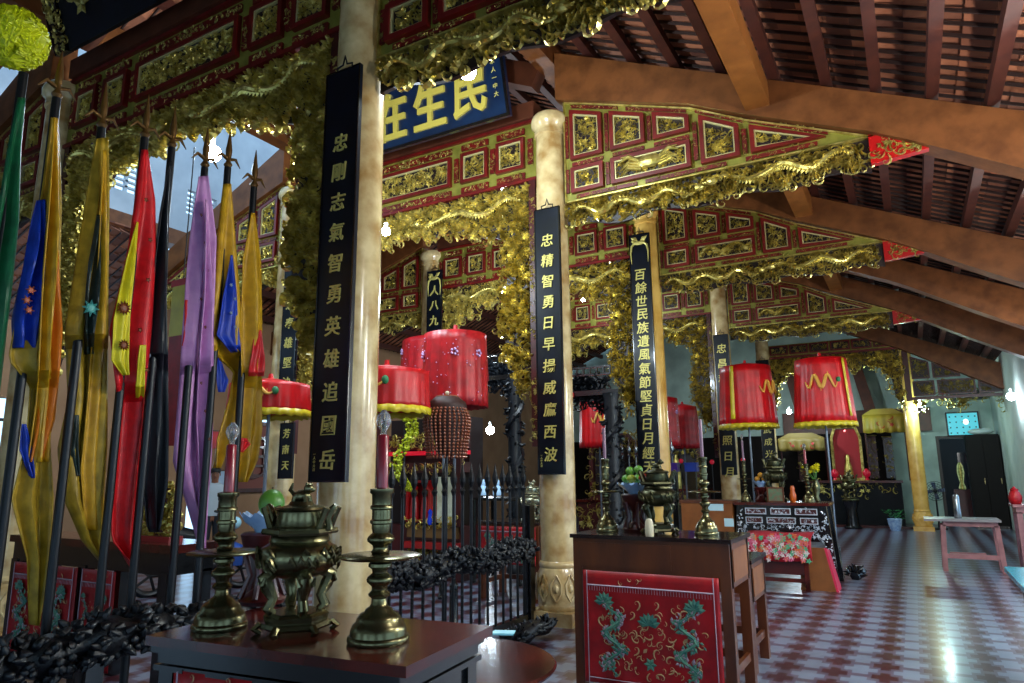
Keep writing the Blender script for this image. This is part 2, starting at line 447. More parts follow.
# nave principal rafters
for i, Y in enumerate(TY):
    m = MB()
    m.beam((-3.66, Y, 6.55), (-5.7, Y, 7.55), .2, .3); m.beam((-7.86, Y, 6.55), (-5.82, Y, 7.55), .2, .3)
    m.box(-7.8, -3.7, Y-.1, Y+.1, 6.0, 6.22)
    tag(m.build('nave_truss', WOODD), 'dark timber truss over the nave above the %s transom' % names[i], 'roof beam')

# ---------------------------------------------------------------- columns
def make_column(mt, label):
    c = thing('column', label, 'column', (0, 0, 0), 0, None)
    sh = [(.2, .62), (.203, 1.5), (.2, 3.0), (.185, 5.0), (.178, 5.72)]
    MB().lathe(sh, 36).build('shaft', mt, c, True)
    MB().lathe([(.18, 5.7), (.2, 5.71), (.2, 5.75), (.19, 5.77), (.2, 5.8), (.235, 5.84), (.24, 5.9), (.225, 5.95), (.2, 5.98)], 36).build('capital', mt, c, True)
    p = MB().box(-.27, .27, -.27, .27, 0, .14)
    p.lathe([(.22, .14), (.235, .16), (.24, .2), (.235, .22), (.25, .26), (.255, .36), (.24, .5), (.222, .56), (.215, .58), (.225, .6), (.225, .625), (.205, .65)], 36)
    pd = p.build('pedestal', mt, c, True)
    lf = MB(); rg = random.Random(5)
    for k in range(10):
        a = 2*PI*k/10
        for q in (-1, 1):
            pts = [(.25*math.cos(a+q*.02), .25*math.sin(a+q*.02), .52), (.262*math.cos(a+q*.22), .262*math.sin(a+q*.22), .42), (.262*math.cos(a+q*.2), .262*math.sin(a+q*.2), .33), (.25*math.cos(a), .25*math.sin(a), .24)]
            lf.tube(pts, [.008, .014, .014, .008], 5)
        lf.ball((.257*math.cos(a), .257*math.sin(a), .38), .03, 6, 5, (1, 1, 1.6))
    lf.build('lotus_relief', mt, pd, True)
    return c
RX, LX = -3.52, -8.0
c1 = make_column(MARBLE, 'cream marble column behind the brass censer, nearest of the right row'); c1.location = (RX, TY[0], 0)
cn = {1: 'cream marble column left of the first red embroidered table, second of the right row', 2: 'golden marble column behind the table with the fruit bowl, third of the right row',
      3: 'slim marble column beside the red parasol with the yellow ribbon, fourth of the right row', 4: 'distant marble column behind the red parasol, last of the right row'}
for i in range(1, 5):
    c = dup(c1, (RX, TY[i], 0), 0, cn[i])
cl = {0: 'shadowed marble column behind the yellow and blue flag at far left', 1: 'marble column behind the tall near couplet board in the left row', 2: 'marble column above the big red cloth parasols in the left row', 3: 'distant marble column of the left row hidden behind the second couplet board'}
for i in range(4): dup(c1, (LX, TY[i], 0), .3, cl[i])
def yel(o):
    for k in o.children:
        if k.type == 'MESH':
            me = k.data.copy(); me.materials[0] = MARBLEY; k.data = me
        yel(k)
for o in list(COL.objects):
    if o.name.startswith('column') and 'third of the right' in o.get('label', ''): yel(o)
fc = dup(c1, (.08, 21.9, 0), 0, 'golden brown column at the right end of the far gilded archway'); fc.scale = (.9, .9, .85); yel(fc)

# ---------------------------------------------------------------- carved aisle panels (triangular), local u>=0 away from the column, z up
GS = 1.0
def aisle_panel(sgn, long_motif, seed, dens, label, tip=True):
    rg = random.Random(seed)
    root = thing('carved_aisle_panel', label, 'carved panel')
    fl = (lambda poly: poly) if sgn > 0 else (lambda poly: [(-x, z) for x, z in poly[::-1]])
    out = [(0, 4.79), (3.25, 4.79), (2.92, 4.92), (2.12, 5.28), (1.55, 5.58), (0, 6.1)]
    tri = [[(0, 4.79), (1.55, 4.79), (1.55, 5.58), (0, 6.1)], [(1.55, 4.79), (2.12, 4.79), (2.12, 5.28), (1.55, 5.58)], [(2.12, 4.79), (3.25, 4.79), (2.92, 4.92), (2.12, 5.28)]]
    b = MB()
    for q in tri: b.prism(fl(q), -.03, .04)
    b.build('board', GOLDG, root)
    frames = {'A1': [(.09, 5.3), (.5, 5.3), (.5, 5.82), (.09, 5.96)], 'A2': [(.6, 5.3), (1.02, 5.3), (1.02, 5.66), (.6, 5.8)],
              'A3': [(1.12, 5.3), (1.53, 5.3), (1.53, 5.5), (1.12, 5.64)], 'B1': [(.09, 4.88), (.5, 4.88), (.5, 5.2), (.09, 5.2)],
              'B2': [(.6, 4.88), (1.53, 4.88), (1.53, 5.2), (.6, 5.2)], 'C': [(1.64, 4.88), (2.05, 4.88), (2.05, 5.24), (1.64, 5.46)],
              'D': [(2.16, 4.88), (2.88, 4.88), (2.16, 5.2)]}
    for k, q in frames.items():
        q = fl(q)
        fr = MB().ring(q, .045, -.085, -.03).build('frame', RED, root)
        inn = inset(q, .045)
        MB().ring(inn, .016, -.07, -.03).build('inner_moulding', PGOLD, fr)
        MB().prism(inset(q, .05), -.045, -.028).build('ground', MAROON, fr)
        cv = MB(); ii = inset(q, .075)
        carve(cv, ii, -.045, dens*1.7, .03, .06, .035, rg)
        if k == 'B2':
            cx = sum(p[0] for p in q)/4; cz = 5.04
            if long_motif == 'crab':
                cv.ball((cx, -.07, cz+.02), .1, 14, 8, (1.5, .4, .8))
                for e in (-1, 1):
                    for j in range(4):
                        a = .5-j*.42
                        cv.tube([(cx+e*.1, -.07, cz+.03*(1-j)), (cx+e*(.22+.01*j), -.09, cz+.08*math.sin(a)+.03), (cx+e*(.3+.02*(2-abs(j-1))), -.07, cz-.05-.03*j+.06)], [.02, .016, .006], 5)
                    cv.tube([(cx+e*.12, -.08, cz+.05), (cx+e*.24, -.1, cz+.11), (cx+e*.34, -.09, cz+.07)], [.018, .03, .008], 6)
                    cv.tube([(cx+e*.24, -.1, cz+.11), (cx+e*.33, -.1, cz+.12)], [.02, .005], 5)
            else: bodywave(cv, cx-.34*sgn, cx+.34*sgn, lambda x: cz, -.06, .024, .06, 1.6, rg)
        cv.build('carving', GOLD, fr, False)
    # red cartouche bars with gilt scrolls between the frames
    bars = [((.1, .5), 5.25), ((.62, 1.0), 5.25), ((1.12, 1.52), 5.25), ((.15, .9), 4.835), ((1.0, 1.9), 4.835), ((2.1, 2.8), 4.835)]
    rb = MB(); rc = MB()
    for (a, c), z in bars:
        rb.prism(fl([(a, z-.022), (c, z-.022), (c, z+.022), (a, z+.022)]), -.05, -.03)
        carve(rc, fl([(a, z-.015), (c, z-.015), (c, z+.015), (a, z+.015)]), -.05, 1500, .015, .03, .01, rg, 0)
    for x, z0, z1 in ((.55, 5.32, 5.8), (1.07, 5.32, 5.62), (.55, 4.9, 5.18), (1.585, 4.95, 5.4), (2.1, 4.9, 5.18), (.035, 4.9, 5.2), (.035, 5.35, 5.9)):
        rb.prism(fl([(x-.022, z0), (x+.022, z0), (x+.022, z1), (x-.022, z1)]), -.05, -.03)
        carve(rc, fl([(x-.015, z0), (x+.015, z0), (x+.015, z1), (x-.015, z1)]), -.05, 1500, .015, .03, .01, rg, 0)
    for (xa, za), (xb, zb) in (((.1, 6.0), (.7, 5.81)), ((.8, 5.77), (1.5, 5.54)), ((1.6, 5.51), (2.1, 5.25)), ((2.15, 5.24), (2.9, 4.9))):
        rb.prism(fl([(xa, za), (xb, zb), (xb, zb+.04), (xa, za+.04)]), -.05, -.03)
        carve(rc, fl([(xa, za), (xb, zb), (xb, zb+.04), (xa, za+.04)]), -.05, 1200, .015, .03, .01, rg, 0)
    bars_o = rb.build('cartouche_bars', RED, root); rc.build('gilt_scrolls', GOLDD, bars_o)
    # gilt rims
    g = MB()
    for q in ([(0, 4.775), (3.3, 4.775), (3.3, 4.79), (0, 4.79)], [(0, 4.78), (.018, 4.78), (.018, 6.1), (0, 6.1)]): g.prism(fl(q), -.06, .04)
    for (xa, za), (xb, zb) in (((0, 6.085), (1.55, 5.565)), ((1.55, 5.565), (2.12, 5.265)), ((2.12, 5.265), (3.25, 4.78))):
        g.prism(fl([(xa, za), (xb, zb), (xb, zb+.018), (xa, za+.018)]), -.06, .04)
    g.build('gilt_rim', GOLD, root)
    # openwork dragon border hanging under the board
    low = lambda u: 4.44+.035*math.sin(u*7)+.05*max(0, 1-u/.5)
    bd = MB(); xs = [i*.13 for i in range(26)]
    for a, c in zip(xs, xs[1:]):
        bd.prism(fl([(a, low(a)+.02), (c, low(c)+.02), (c, 4.775), (a, 4.775)]), -.005, .03)
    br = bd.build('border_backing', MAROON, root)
    cv = MB()
    poly = fl([(0, 4.4), (3.25, 4.4), (3.25, 4.77), (0, 4.77)])
    carve(cv, poly, -.005, dens*1.15, .05, .1, .085, rg, .06, test=lambda u, v: low(abs(u))+.05 < v < 4.75 and abs(u) < 3.2)
    bodywave(cv, sgn*.1, sgn*1.6, lambda x: 4.62, -.04, .026, .055, 3, rg)
    bodywave(cv, sgn*3.1, sgn*1.75, lambda x: 4.64, -.04, .028, .055, 2.5, rg)
    cv.build('dragon_border', GOLD, root)
    if tip:
        tp = MB().prism(fl([(3.25, 4.5), (3.3, 4.5), (3.95, 4.56), (3.25, 4.8)]), -.06, .03).build('end_bracket', mat('bright_red_lacquer', 'b01010', .35, coat=.4), root)
        cv = MB(); carve(cv, fl([(3.3, 4.55), (3.75, 4.57), (3.3, 4.74)]), -.06, dens, .04, .08, .03, rg)
        cv.build('tip_carving', GOLDD, tp)
    return root
pn = ['unlit underside of the nearest triangular carved gold panel, cut by the top of the picture', 'triangular red and gold carved panel with a gilded crab, right of the second column', 'triangular red and gold carved panel with a small dragon, right of the third column', 'distant triangular red and gold carved panel, right of the fourth column']
pn[0] = 'nearest triangular carved gold panel, cut by the top edge of the picture'
pr = [None]*4
pr[1] = aisle_panel(1, 'crab', 11, 620, pn[1]); pr[1].location = (RX+.21, TY[1], 0)
pr[2] = aisle_panel(1, 'dragon', 12, 560, pn[2]); pr[2].location = (RX+.21, TY[2], 0)
pr[0] = dup(pr[2], (RX+.21, TY[0], 0), 0, pn[0]); pr[3] = dup(pr[2], (RX+.21, TY[3], 0), 0, pn[3])
pl = aisle_panel(-1, 'dragon', 21, 480, 'left aisle carved panel of red frames beyond the pink flag'); pl.location = (LX-.2, TY[1], 0)
dup(pl, (LX-.2, TY[0], 0), 0, 'carved red and gold panel behind the green flag at the far left edge')
dup(pl, (LX-.2, TY[2], 0), 0, 'small carved panel of the left aisle just left of the column over the red parasols')

# ---------------------------------------------------------------- nave portals: transom + gilt arch, local x -2.06..2.06 about X=-5.76
def portal(seed, dens, label):
    rg = random.Random(seed); root = thing('carved_nave_portal', label, 'carved panel')
    hw = 2.06
    MB().box(-hw, hw, -.03, .04, 5.2, 5.97).build('transom_board', GOLDG, root)
    fr = [(-1.9, -1.49), (-1.36, -.94), (-.78, .78), (.94, 1.36), (1.49, 1.9)]
    for a, c in fr:
        z0, z1 = 5.36, 5.78
        q = [(a, z0), (c, z0), (c, z1), (a, z1)]
        f = MB().ring(q, .045, -.085, -.03).build('frame', RED, root)
        MB().ring(inset(q, .045), .016, -.07, -.03).build('inner_moulding', PGOLD, f)
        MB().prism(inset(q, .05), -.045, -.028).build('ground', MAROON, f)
        cv = MB(); carve(cv, inset(q, .08), -.045, dens*1.7, .03, .06, .035, rg)
        cv.build('carving', GOLD, f)
    rb = MB(); rc = MB()
    for a, c in fr:
        for z in (5.265, 5.865):
            q = [(a, z-.04), (c, z-.04), (c, z+.04), (a, z+.04)]
            rb.prism(q, -.055, -.03); carve(rc, inset(q, .012), -.055, 1100, .02, .04, .012, rg, 0)
    for x in (-1.425, -.86, .86, 1.425, -1.98, 1.98):
        q = [(x-.035, 5.4), (x+.035, 5.4), (x+.035, 5.74), (x-.035, 5.74)]
        rb.prism(q, -.055, -.03); carve(rc, inset(q, .01), -.055, 1100, .02, .035, .012, rg, 0)
    o = rb.build('cartouche_bars', RED, root); rc.build('gilt_scrolls', GOLDD, o)
    MB().box(-hw, hw, -.07, .05, 5.17, 5.21).box(-hw, hw, -.07, .05, 5.95, 5.99).build('rail', RED, root)
    # arch: spandrels and jambs
    def lowz(x):
        x = abs(x)
        if x < .5: return 4.72+.06*math.cos(x*6)
        if x < 1.5: return 4.72-.3*((x-.5)/1.0)**2+.04*math.sin(x*14)
        return None
    def inside(x, z):
        ax = abs(x)
        if ax > hw-.13 or z > 5.15: return False
        if ax < 1.5: return z > lowz(x)
        jw = 1.53+.03*math.sin(z*5)+max(0, (3.1-z))*.42
        return ax > jw and z > 2.5
    bd = MB()
    n = 24
    for i in range(n):
        a = -1.5+3.0*i/n; c = -1.5+3.0*(i+1)/n
        bd.prism([(a, lowz(a*.999)+.06), (c, lowz(c*.999)+.06), (c, 5.17), (a, 5.17)], -.005, .03)
    for s in (-1, 1):
        prev = 5.17
        for k in range(20):
            z = 5.17-(k+1)*.13
            ja = lambda zz: 1.58+.03*math.sin(zz*5)+max(0, (3.1-zz))*.42
            if z < 2.62: break
            q = [(min(ja(z), hw-.12), z), (hw-.1, z), (hw-.1, prev), (min(ja(prev), hw-.12), prev)]
            if s < 0: q = [(-x, zz) for x, zz in q[::-1]]
            bd.prism(q, -.005, .03); prev = z
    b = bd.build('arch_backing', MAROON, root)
    cv = MB(); carve(cv, [(-hw, 2.4), (hw, 2.4), (hw, 5.16), (-hw, 5.16)], -.01, dens*1.05, .055, .11, .085, rg, .08, test=inside)
    for s in (-1, 1):
        bodywave(cv, s*1.85, s*.25, lambda x: 4.93, -.05, .028, .06, 2, rg)
        pts = [(s*(1.74+.04*math.sin(i*.8)), -.05, 4.6-i*.1) for i in range(19)]
    cv.build('arch_carving', GOLD, root)
    for s in (-1, 1):
        x0, x1 = sorted((s*(hw-.02), s*(hw-.11)))
        st = MB().box(x0, x1, -.05, .04, 1.9, 5.17).build('side_stile', REDD, root)
        cv = MB(); carve(cv, [(x0+.015, 1.95), (x1-.015, 1.95), (x1-.015, 5.1), (x0+.015, 5.1)], -.05, 420, .03, .05, .015, rg, .2)
        cv.build('stile_carving', GOLDD, st)
    return root
p2 = portal(31, 560, 'gilded arch and red framed transom below the blue name plaque'); p2.location = (-5.76, TY[1], 0)
p1 = dup(p2, (-5.76, TY[0], 0), 0, 'nearest gilded arch and transom, above the row of flags'); p1.scale = (1, 1, 1)
p3 = portal(33, 480, 'gilded arch between the second and third columns, behind the white dragon carving'); p3.location = (-5.76, TY[2], 0)
p3['label'] = 'third gilded arch, its jamb standing between the second and third columns'
dup(p3, (-5.76, TY[3], 0), 0, 'fourth gilded arch, its jamb seen left of the fourth column')
# far portal of the right aisle (arch plus framed transom)
def far_portal():
    rg = random.Random(41); root = thing('carved_far_archway', 'wide gilded archway at the end of the right aisle above the far altar', 'carved panel', (-1.72, 21.1, 0))
    MB().box(-1.68, 1.68, -.02, .04, 4.86, 5.2).build('transom_board', GOLDG, root)
    for i in range(6):
        a = -1.6+i*.54; q = [(a, 4.9), (a+.5, 4.9), (a+.5, 5.17), (a, 5.17)]
        f = MB().ring(q, .04, -.07, -.02).build('frame', RED, root); MB().prism(inset(q, .04), -.04, -.02).build('ground', MAROON, f)
        cv = MB(); carve(cv, inset(q, .06), -.04, 400, .05, .08, .03, rg); cv.build('carving', GOLD, f)
    MB().box(-1.7, 1.7, -.06, .04, 4.8, 4.86).build('rail', RED, root)
    def ins(x, z):
        ax = abs(x)
        if ax < 1.15: return z > 4.35+.05*math.sin(x*9)
        return z > 3.3 and (ax > 1.42+.03*math.sin(z*6)+max(0, 3.8-z)*.3 or z > 4.35-(ax-1.15)*1.5)
    bd = MB().box(-1.15, 1.15, 0, .03, 4.42, 4.8)
    for s in (-1, 1):
        bd.prism([(s*1.15, 4.42), (s*1.45, 4.0), (s*1.5, 3.5), (s*1.64, 3.3), (s*1.68, 3.3), (s*1.68, 4.8), (s*1.15, 4.8)][::s], 0, .03)
    bd.build('arch_backing', MAROON, root)
    cv = MB(); carve(cv, [(-1.66, 2.3), (1.66, 2.3), (1.66, 4.8), (-1.66, 4.8)], 0, 330, .08, .14, .07, rg, .1, test=ins)
    cv.build('arch_carving', GOLD, root)
    r2 = thing('lattice_transom', 'dark red lattice transom with gilt fill above the lit passage at far right', 'carved panel', (0, 21.3, 0))
    MB().box(.02, .16, -.08, .05, 3.4, 5.0).build('post', REDD, r2)
    fr = [[(.2, 3.98), (.62, 3.98), (.62, 4.42), (.2, 4.6)], [(.68, 3.98), (1.3, 3.98), (1.3, 4.05), (.68, 4.4)], [(.2, 3.52), (.7, 3.52), (.7, 3.92), (.2, 3.92)], [(.76, 3.52), (1.6, 3.52), (1.6, 3.92), (.76, 3.92)], [(1.66, 3.52), (2.3, 3.52), (1.66, 3.85)]]
    for q in fr:
        f = MB().ring(q, .035, -.06, 0).build('frame', REDD, r2); MB().prism(inset(q, .03), -.03, 0).build('ground', MAROON, f)
        cv = MB(); carve(cv, inset(q, .05), -.03, 260, .06, .1, .03, rg); cv.build('carving', GOLDD, f)
    MB().box(.16, 2.5, -.07, .03, 3.42, 3.5).build('rail', REDD, r2)
    cv = MB(); carve(cv, [(.2, 3.1), (2.4, 3.1), (2.4, 3.42), (.2, 3.42)], -.01, 300, .07, .12, .05, rg, .1, test=lambda u, v: v > 3.28-.12*math.cos(u*5.4) or u < .45 or u > 2.15)
    cv.build('valance_carving', GOLDD, r2)
far_portal()
# ---------------------------------------------------------------- lettering
def glyph_mb(ch, size, bold=.008, shear=.1, depth=.1):
    c = bpy.data.curves.new('letter', 'FONT'); c.body = ch; c.size = size; c.extrude = size*depth*.5; c.offset = bold*size; c.shear = shear
    c.align_x = 'CENTER'; c.resolution_u = 2
    o = bpy.data.objects.new('letter', c); COL.objects.link(o)
    dg = bpy.context.evaluated_depsgraph_get(); dg.update()
    me = bpy.data.meshes.new_from_object(o.evaluated_get(dg))
    vs = [v.co.copy() for v in me.vertices]; fs = [tuple(p.vertices) for p in me.polygons]
    bpy.data.objects.remove(o); bpy.data.curves.remove(c); bpy.data.meshes.remove(me)
    zc = (max(v.y for v in vs)+min(v.y for v in vs))/2; xc = (max(v.x for v in vs)+min(v.x for v in vs))/2
    return [(v.x-xc, -v.z, v.y-zc) for v in vs], fs
def column_text(chars, size, x, y, z0, dz, bold=.008, sx=1):
    mb = MB()
    for i, ch in enumerate(chars):
        vs, fs = glyph_mb(ch, size, bold)
        mb.add([(v[0]*sx+x, v[1]+y, v[2]+z0-dz*i) for v in vs], fs)
    return mb

def couplet(label, X, Y, w, z0, z1, chars, gs, ztop, dz, crest=False, sig=True, name='couplet_board', rz=0):
    t = thing(name, label, 'sign board', (X, Y, 0), rz, 'couplet boards hung on the columns')
    gs = gs*.86
    b = MB().box(-w/2, w/2, -.015, .015, z0, z1)
    b.build('board', NAVY, t)
    MB().ring([(-w/2, z0), (w/2, z0), (w/2, z1), (-w/2, z1)], .012, -.022, -.015).build('edge_moulding', BLACK, t)
    for i_, ch_ in enumerate(chars): column_text(ch_, gs, 0, -.018, ztop-dz*i_, dz).build('character', INK, t)
    if sig: column_text('一人中大日', gs*.16, -w*.36, -.018, z0+gs*1.3, gs*.18).build('signature', INK, t)
    h = MB(); h.tube([(-.07, 0, z1), (-.075, 0, z1+.04), (-.02, 0, z1+.05), (0, 0, z1+.12), (.02, 0, z1+.05), (.075, 0, z1+.04), (.07, 0, z1)], .008, 6)
    h.build('hanger', IRON, t)
    if crest:
        cv = MB(); rg = random.Random(8)
        cv.ball((0, -.03, z1-.16), .05, 8, 6, (2, .5, .7)); cv.ball((-.1, -.03, z1-.12), .03, 6, 5)
        for e in (-1, 1):
            cv.tube([(e*.06, -.02, z1-.14), (e*.13, -.02, z1-.2), (e*.15, -.02, z1-.32), (e*.14, -.02, z1-.5)], [.02, .02, .014, .004], 5)
            leaf(cv, e*.02, z1-.12, -.02, .14, .5+(1-e)*1.05, .02)
        cv.build('crest', INK, t)
    return t
couplet('tall navy board of eleven gold characters on the nearest column, behind the left candlestick', -3.45, 3.52, .34, 1.55, 4.62, '忠剛志氣智勇英雄追國岳', .17, 4.02, .232)
couplet('navy board of eleven gold characters on the second column of the right row', -3.465, 6.94, .33, 1.58, 4.68, '忠精智勇日早揚威鷹西波', .19, 4.28, .248)
couplet('long navy board of packed gold characters with a white dragon crest, on the third column', -3.57, 10.55, .35, 1.1, 5.48, '百餘世民族遺風氣節堅貞日月經天誠篤', .235, 4.78, .222, crest=True, sig=False)
couplet('navy board on the fourth column, its middle hidden by the red parasol with the ribbon', -3.47, 15.55, .33, 1.52, 4.62, '忠昌利山河金照日月', .26, 4.3, .34, sig=False)
couplet('navy board on the distant fifth column behind the red parasol with the ribbon', -3.5, 20.75, .36, 1.5, 4.75, '天高地厚文武成光明', .26, 4.45, .34, sig=False)
couplet('navy board of gold characters on the left row column above the big red parasols', -7.74, 10.55, .34, 1.7, 5.5, '人八九早揚名山水秀', .25, 5.1, .3, crest=True, sig=False)
couplet('navy board seen between the golden flag and the tall near board', -7.67, 6.93, .3, 2.4, 4.65, '重氣奉雄堅沙', .2, 4.35, .29, sig=False)
# short blue board behind the censer
couplet('short blue board with three gold characters, hung behind the brass censer lid', -7.55, 6.88, .27, 1.55, 2.32, '芳南天', .16, 2.17, .22, sig=False)

# plaque over the second transom
a, b_, c_, d_ = P(392, 165, Y=6.75), P(509, 126, Y=6.75), P(494, 76, Y=6.55), P(388, 100, Y=6.55)
t = thing('name_plaque', 'large blue plaque with big gold characters hung under the roof at the second truss', 'sign board', (-5.4, 6.78, 5.91))
t.rotation_euler = (math.radians(14), 0, 0)
MB().box(-1.6, 1.55, -.03, .03, 0, .86).build('board', NAVYP, t)
MB().ring([(-1.6, 0), (1.55, 0), (1.55, .86), (-1.6, .86)], .035, -.05, -.03).build('frame', BLACK, t)
for i, ch in enumerate('民生在勤'):
    mb = MB(); vs, fs = glyph_mb(ch, .64, .024, .16); mb.add([(v[0]*.85+1.02-i*.62, v[1]-.035, v[2]+.43) for v in vs], fs)
    mb.build('character', mat('bright_gold_leaf', 'd8c458', .42, .35), t)
column_text('本人一中大', .07, 1.4, -.035, .7, .1).build('signature', INK, t)
# dark plaque at the top left, above the first transom
t = thing('name_plaque', 'dark plaque with gilt carved trim hanging over the nearest transom at the top left', 'sign board', (-5.76, 3.42, 6.02))
t.rotation_euler = (math.radians(20), 0, 0)
MB().box(-1.5, 1.5, -.03, .03, 0, .95).build('board', NAVY, t)
rg = random.Random(4)
tr = MB(); 
for q in ([(-1.74, 0), (-1.52, 0), (-1.52, .95), (-1.74, .95)],): tr.prism(q, -.05, .03)
tr.build('side_panel', BLACK, t)
cv = MB(); carve(cv, [(-1.72, .02), (-1.54, .02), (-1.54, .93), (-1.72, .93)], -.05, 300, .05, .09, .03, rg); carve(cv, [(-1.2, .3), (-.6, .3), (-.6, .9), (-1.2, .9)], -.03, 60, .1, .16, .04, rg)
cv.build('gilt_trim', GOLDD, t)
for x in (-1.3, 1.3): MB().tube([(x, 0, .95), (x, .1, 1.6)], .01, 6).build('hanging_cord', IRON, t)

# ---------------------------------------------------------------- lacquered fence with a carved dragon rail
FENCEM = mat('blue_black_paint', '0d131b', .42, 0, '07090e', 20, bump=.2)
def dragonrail(y0, y1, z, r, seed, x=-3.75):
    rg = random.Random(seed); mb = MB(); n = int((y1-y0)/.05); pts = []; rad = []
    for i in range(n+1):
        y = y0+(y1-y0)*i/n
        pts.append((x+.02*math.sin(y*9), y, z+.03*math.sin(y*6))); rad.append(r*(.8+.25*math.sin(y*23)))
    mb.tube(pts, rad, 8)
    for i in range(int((y1-y0)*260)):
        y = rg.uniform(y0, y1); a = rg.uniform(0, 2*PI); q = Vector((x+r*math.cos(a)*.9, y, z+.03*math.sin(y*6)+r*math.sin(a)*.9))
        d = Vector((math.cos(a), rg.uniform(-1, 1), math.sin(a)+.2)).normalized()*rg.uniform(.02, .05); e = Vector((0, rg.uniform(-.04, .04), rg.uniform(-.02, .03)))
        mb.tube([q-d*.3, q, q+d*.5, q+d*.8+e*.6, q+d+e], [.01, .021, .024, .016, .003], 7)
    return mb
fence = thing('lacquered_fence', 'black fence of thin pickets and a carved dragon rail between the first two columns', 'fence', (-3.75, 5.4, 0))
fo = Vector((3.75, -5.4, 0))
def off(mb, o): mb.v = [(v[0]+o[0], v[1]+o[1], v[2]+o[2]) for v in mb.v]; return mb
off(dragonrail(4.02, 6.92, .78, .1, 3), fo).build('dragon_rail', FENCEM, fence, True)
MB().box(-.03, .03, -1.38, 1.52, .06, .12).build('bottom_rail', BLACK, fence)
pk0 = None
for i in range(19):
    y = 4.1+i*.15-5.4
    if pk0 is None:
        pk0 = MB().tube([(0, 0, .08), (0, 0, 1.45)], .014, 6).lathe([(.014, 1.4), (.028, 1.44), (.012, 1.47), (.03, 1.52), (.034, 1.56), (.016, 1.62), (.002, 1.7)], 8).build('picket', IRON, fence, loc=(0, y, 0))
    else:
        k = pk0.copy(); COL.objects.link(k); k.parent = fence; k.location = (0, y, 0)
for y in (-1.36, 1.5): MB().box(-.05, .05, y-.05, y+.05, 0, 1.25).build('post', BLACK, fence)
lump = MB(); rg = random.Random(9)
lump.tube([(0, -.35, .06), (.03, -.1, .1), (-.02, .15, .11), (.02, .35, .08), (.05, .5, .12)], [.05, .09, .08, .07, .04], 8)
for i in range(120):
    a = rg.uniform(0, PI); y = rg.uniform(-.35, .5); q = Vector((.07*math.cos(a), y, .08+.06*math.sin(a))); d = Vector((math.cos(a), rg.uniform(-1, 1), math.sin(a))).normalized()*rg.uniform(.04, .08)
    lump.tube([q, q+d*.6, q+d], [.02, .014, .004], 5)
tag(lump.build('dragon_carving', FENCEM, None, True, (-3.38, 6.15, 0)), 'black carved dragon lying on the floor at the foot of the second column', 'carving')

rack = thing('flag_rack', 'black carved dragon rail holding the row of ceremonial flags at the left', 'rack', (-3.75, 2.2, 0))
off(dragonrail(.9, 3.5, .76, .105, 7), (3.75, -2.2, 0)).build('dragon_rail', FENCEM, rack, True)
MB().box(-.04, .04, -1.3, 1.3, .08, .16).build('bottom_rail', BLACK, rack)
MB().box(-.22, -.08, -1.3, 1.3, .02, .1).build('pole_socket_rail', BLACK, rack)
for y in (-1.25, 0, 1.2): MB().box(-.045, .045, y-.045, y+.045, 0, .75).build('post', BLACK, rack)

# ---------------------------------------------------------------- flags
def edge(pts, y):
    for i in range(len(pts)-1):
        if y <= pts[i+1][0]:
            t = (y-pts[i][0])/(pts[i+1][0]-pts[i][0]); return tuple(pts[i][k]+(pts[i+1][k]-pts[i][k])*t for k in (1, 2))
    return pts[-1][1:]
def drape(strip, X, folds, amp, ph, back=0, nx=14, ny=60, sw=999):
    """hanging cloth: strip = [(height mark, left, right)...] sighted on the plane X, folded in depth"""
    mb = MB(); y0, y1 = strip[0][0], strip[-1][0]; V = []; F = []; b0 = back
    for j in range(ny+1):
        y = y0+(y1-y0)*j/ny; l, r = edge(strip, y)
        k = min(1, max(0, (y-sw)/14)); back = b0*(1-k)+k*(-.05-(.13-b0)*.35)
        for i in range(nx+1):
            s = i/nx; p = P(l+(r-l)*s, y, X=X+back)
            t = j/ny
            p.x += amp*min(1, t*3+.15)*math.sin(folds*s*2*PI+ph+t*2.2)+amp*.4*math.sin(t*9+s*4+ph)
            V.append(p)
    for j in range(ny):
        for i in range(nx):
            a = j*(nx+1)+i; F.append((a, a+1, a+nx+2, a+nx+1))
    mb.add(V, F); return mb
def cloth(mb, name, m, root):
    o = mb.build(name, m, root, True)
    o.location = -Vector(root.location)
    md = o.modifiers.new('thickness', 'SOLIDIFY'); md.thickness = .006; md.offset = 0
    return o
SATIN = {}
def satin(h, h2=None):
    if h not in SATIN: SATIN[h] = mat('flag_satin_'+h, h, .45, 0, h2, 14, bump=.3, bscale=9, spec=.35)
    return SATIN[h]
YG, YG2, ORG, BLU, RD, BLK, PNK, GRN, LEM, DKG = (satin('b89428', '8c7018'), satin('c89818', 'a87c10'), satin('c87010', 'b86010'), satin('1038a8', '0c2c90'), satin('d0141c', 'b00f16'), satin('10141c', '0a0d14'), satin('c890c0', 'b87cb4'), satin('0c5a34', '08482a'), satin('d8c818', 'c4b412'), satin('20302c', '16221f'))
SILV = satin('b8c4d0', '8fa0b0')
XF = -3.9
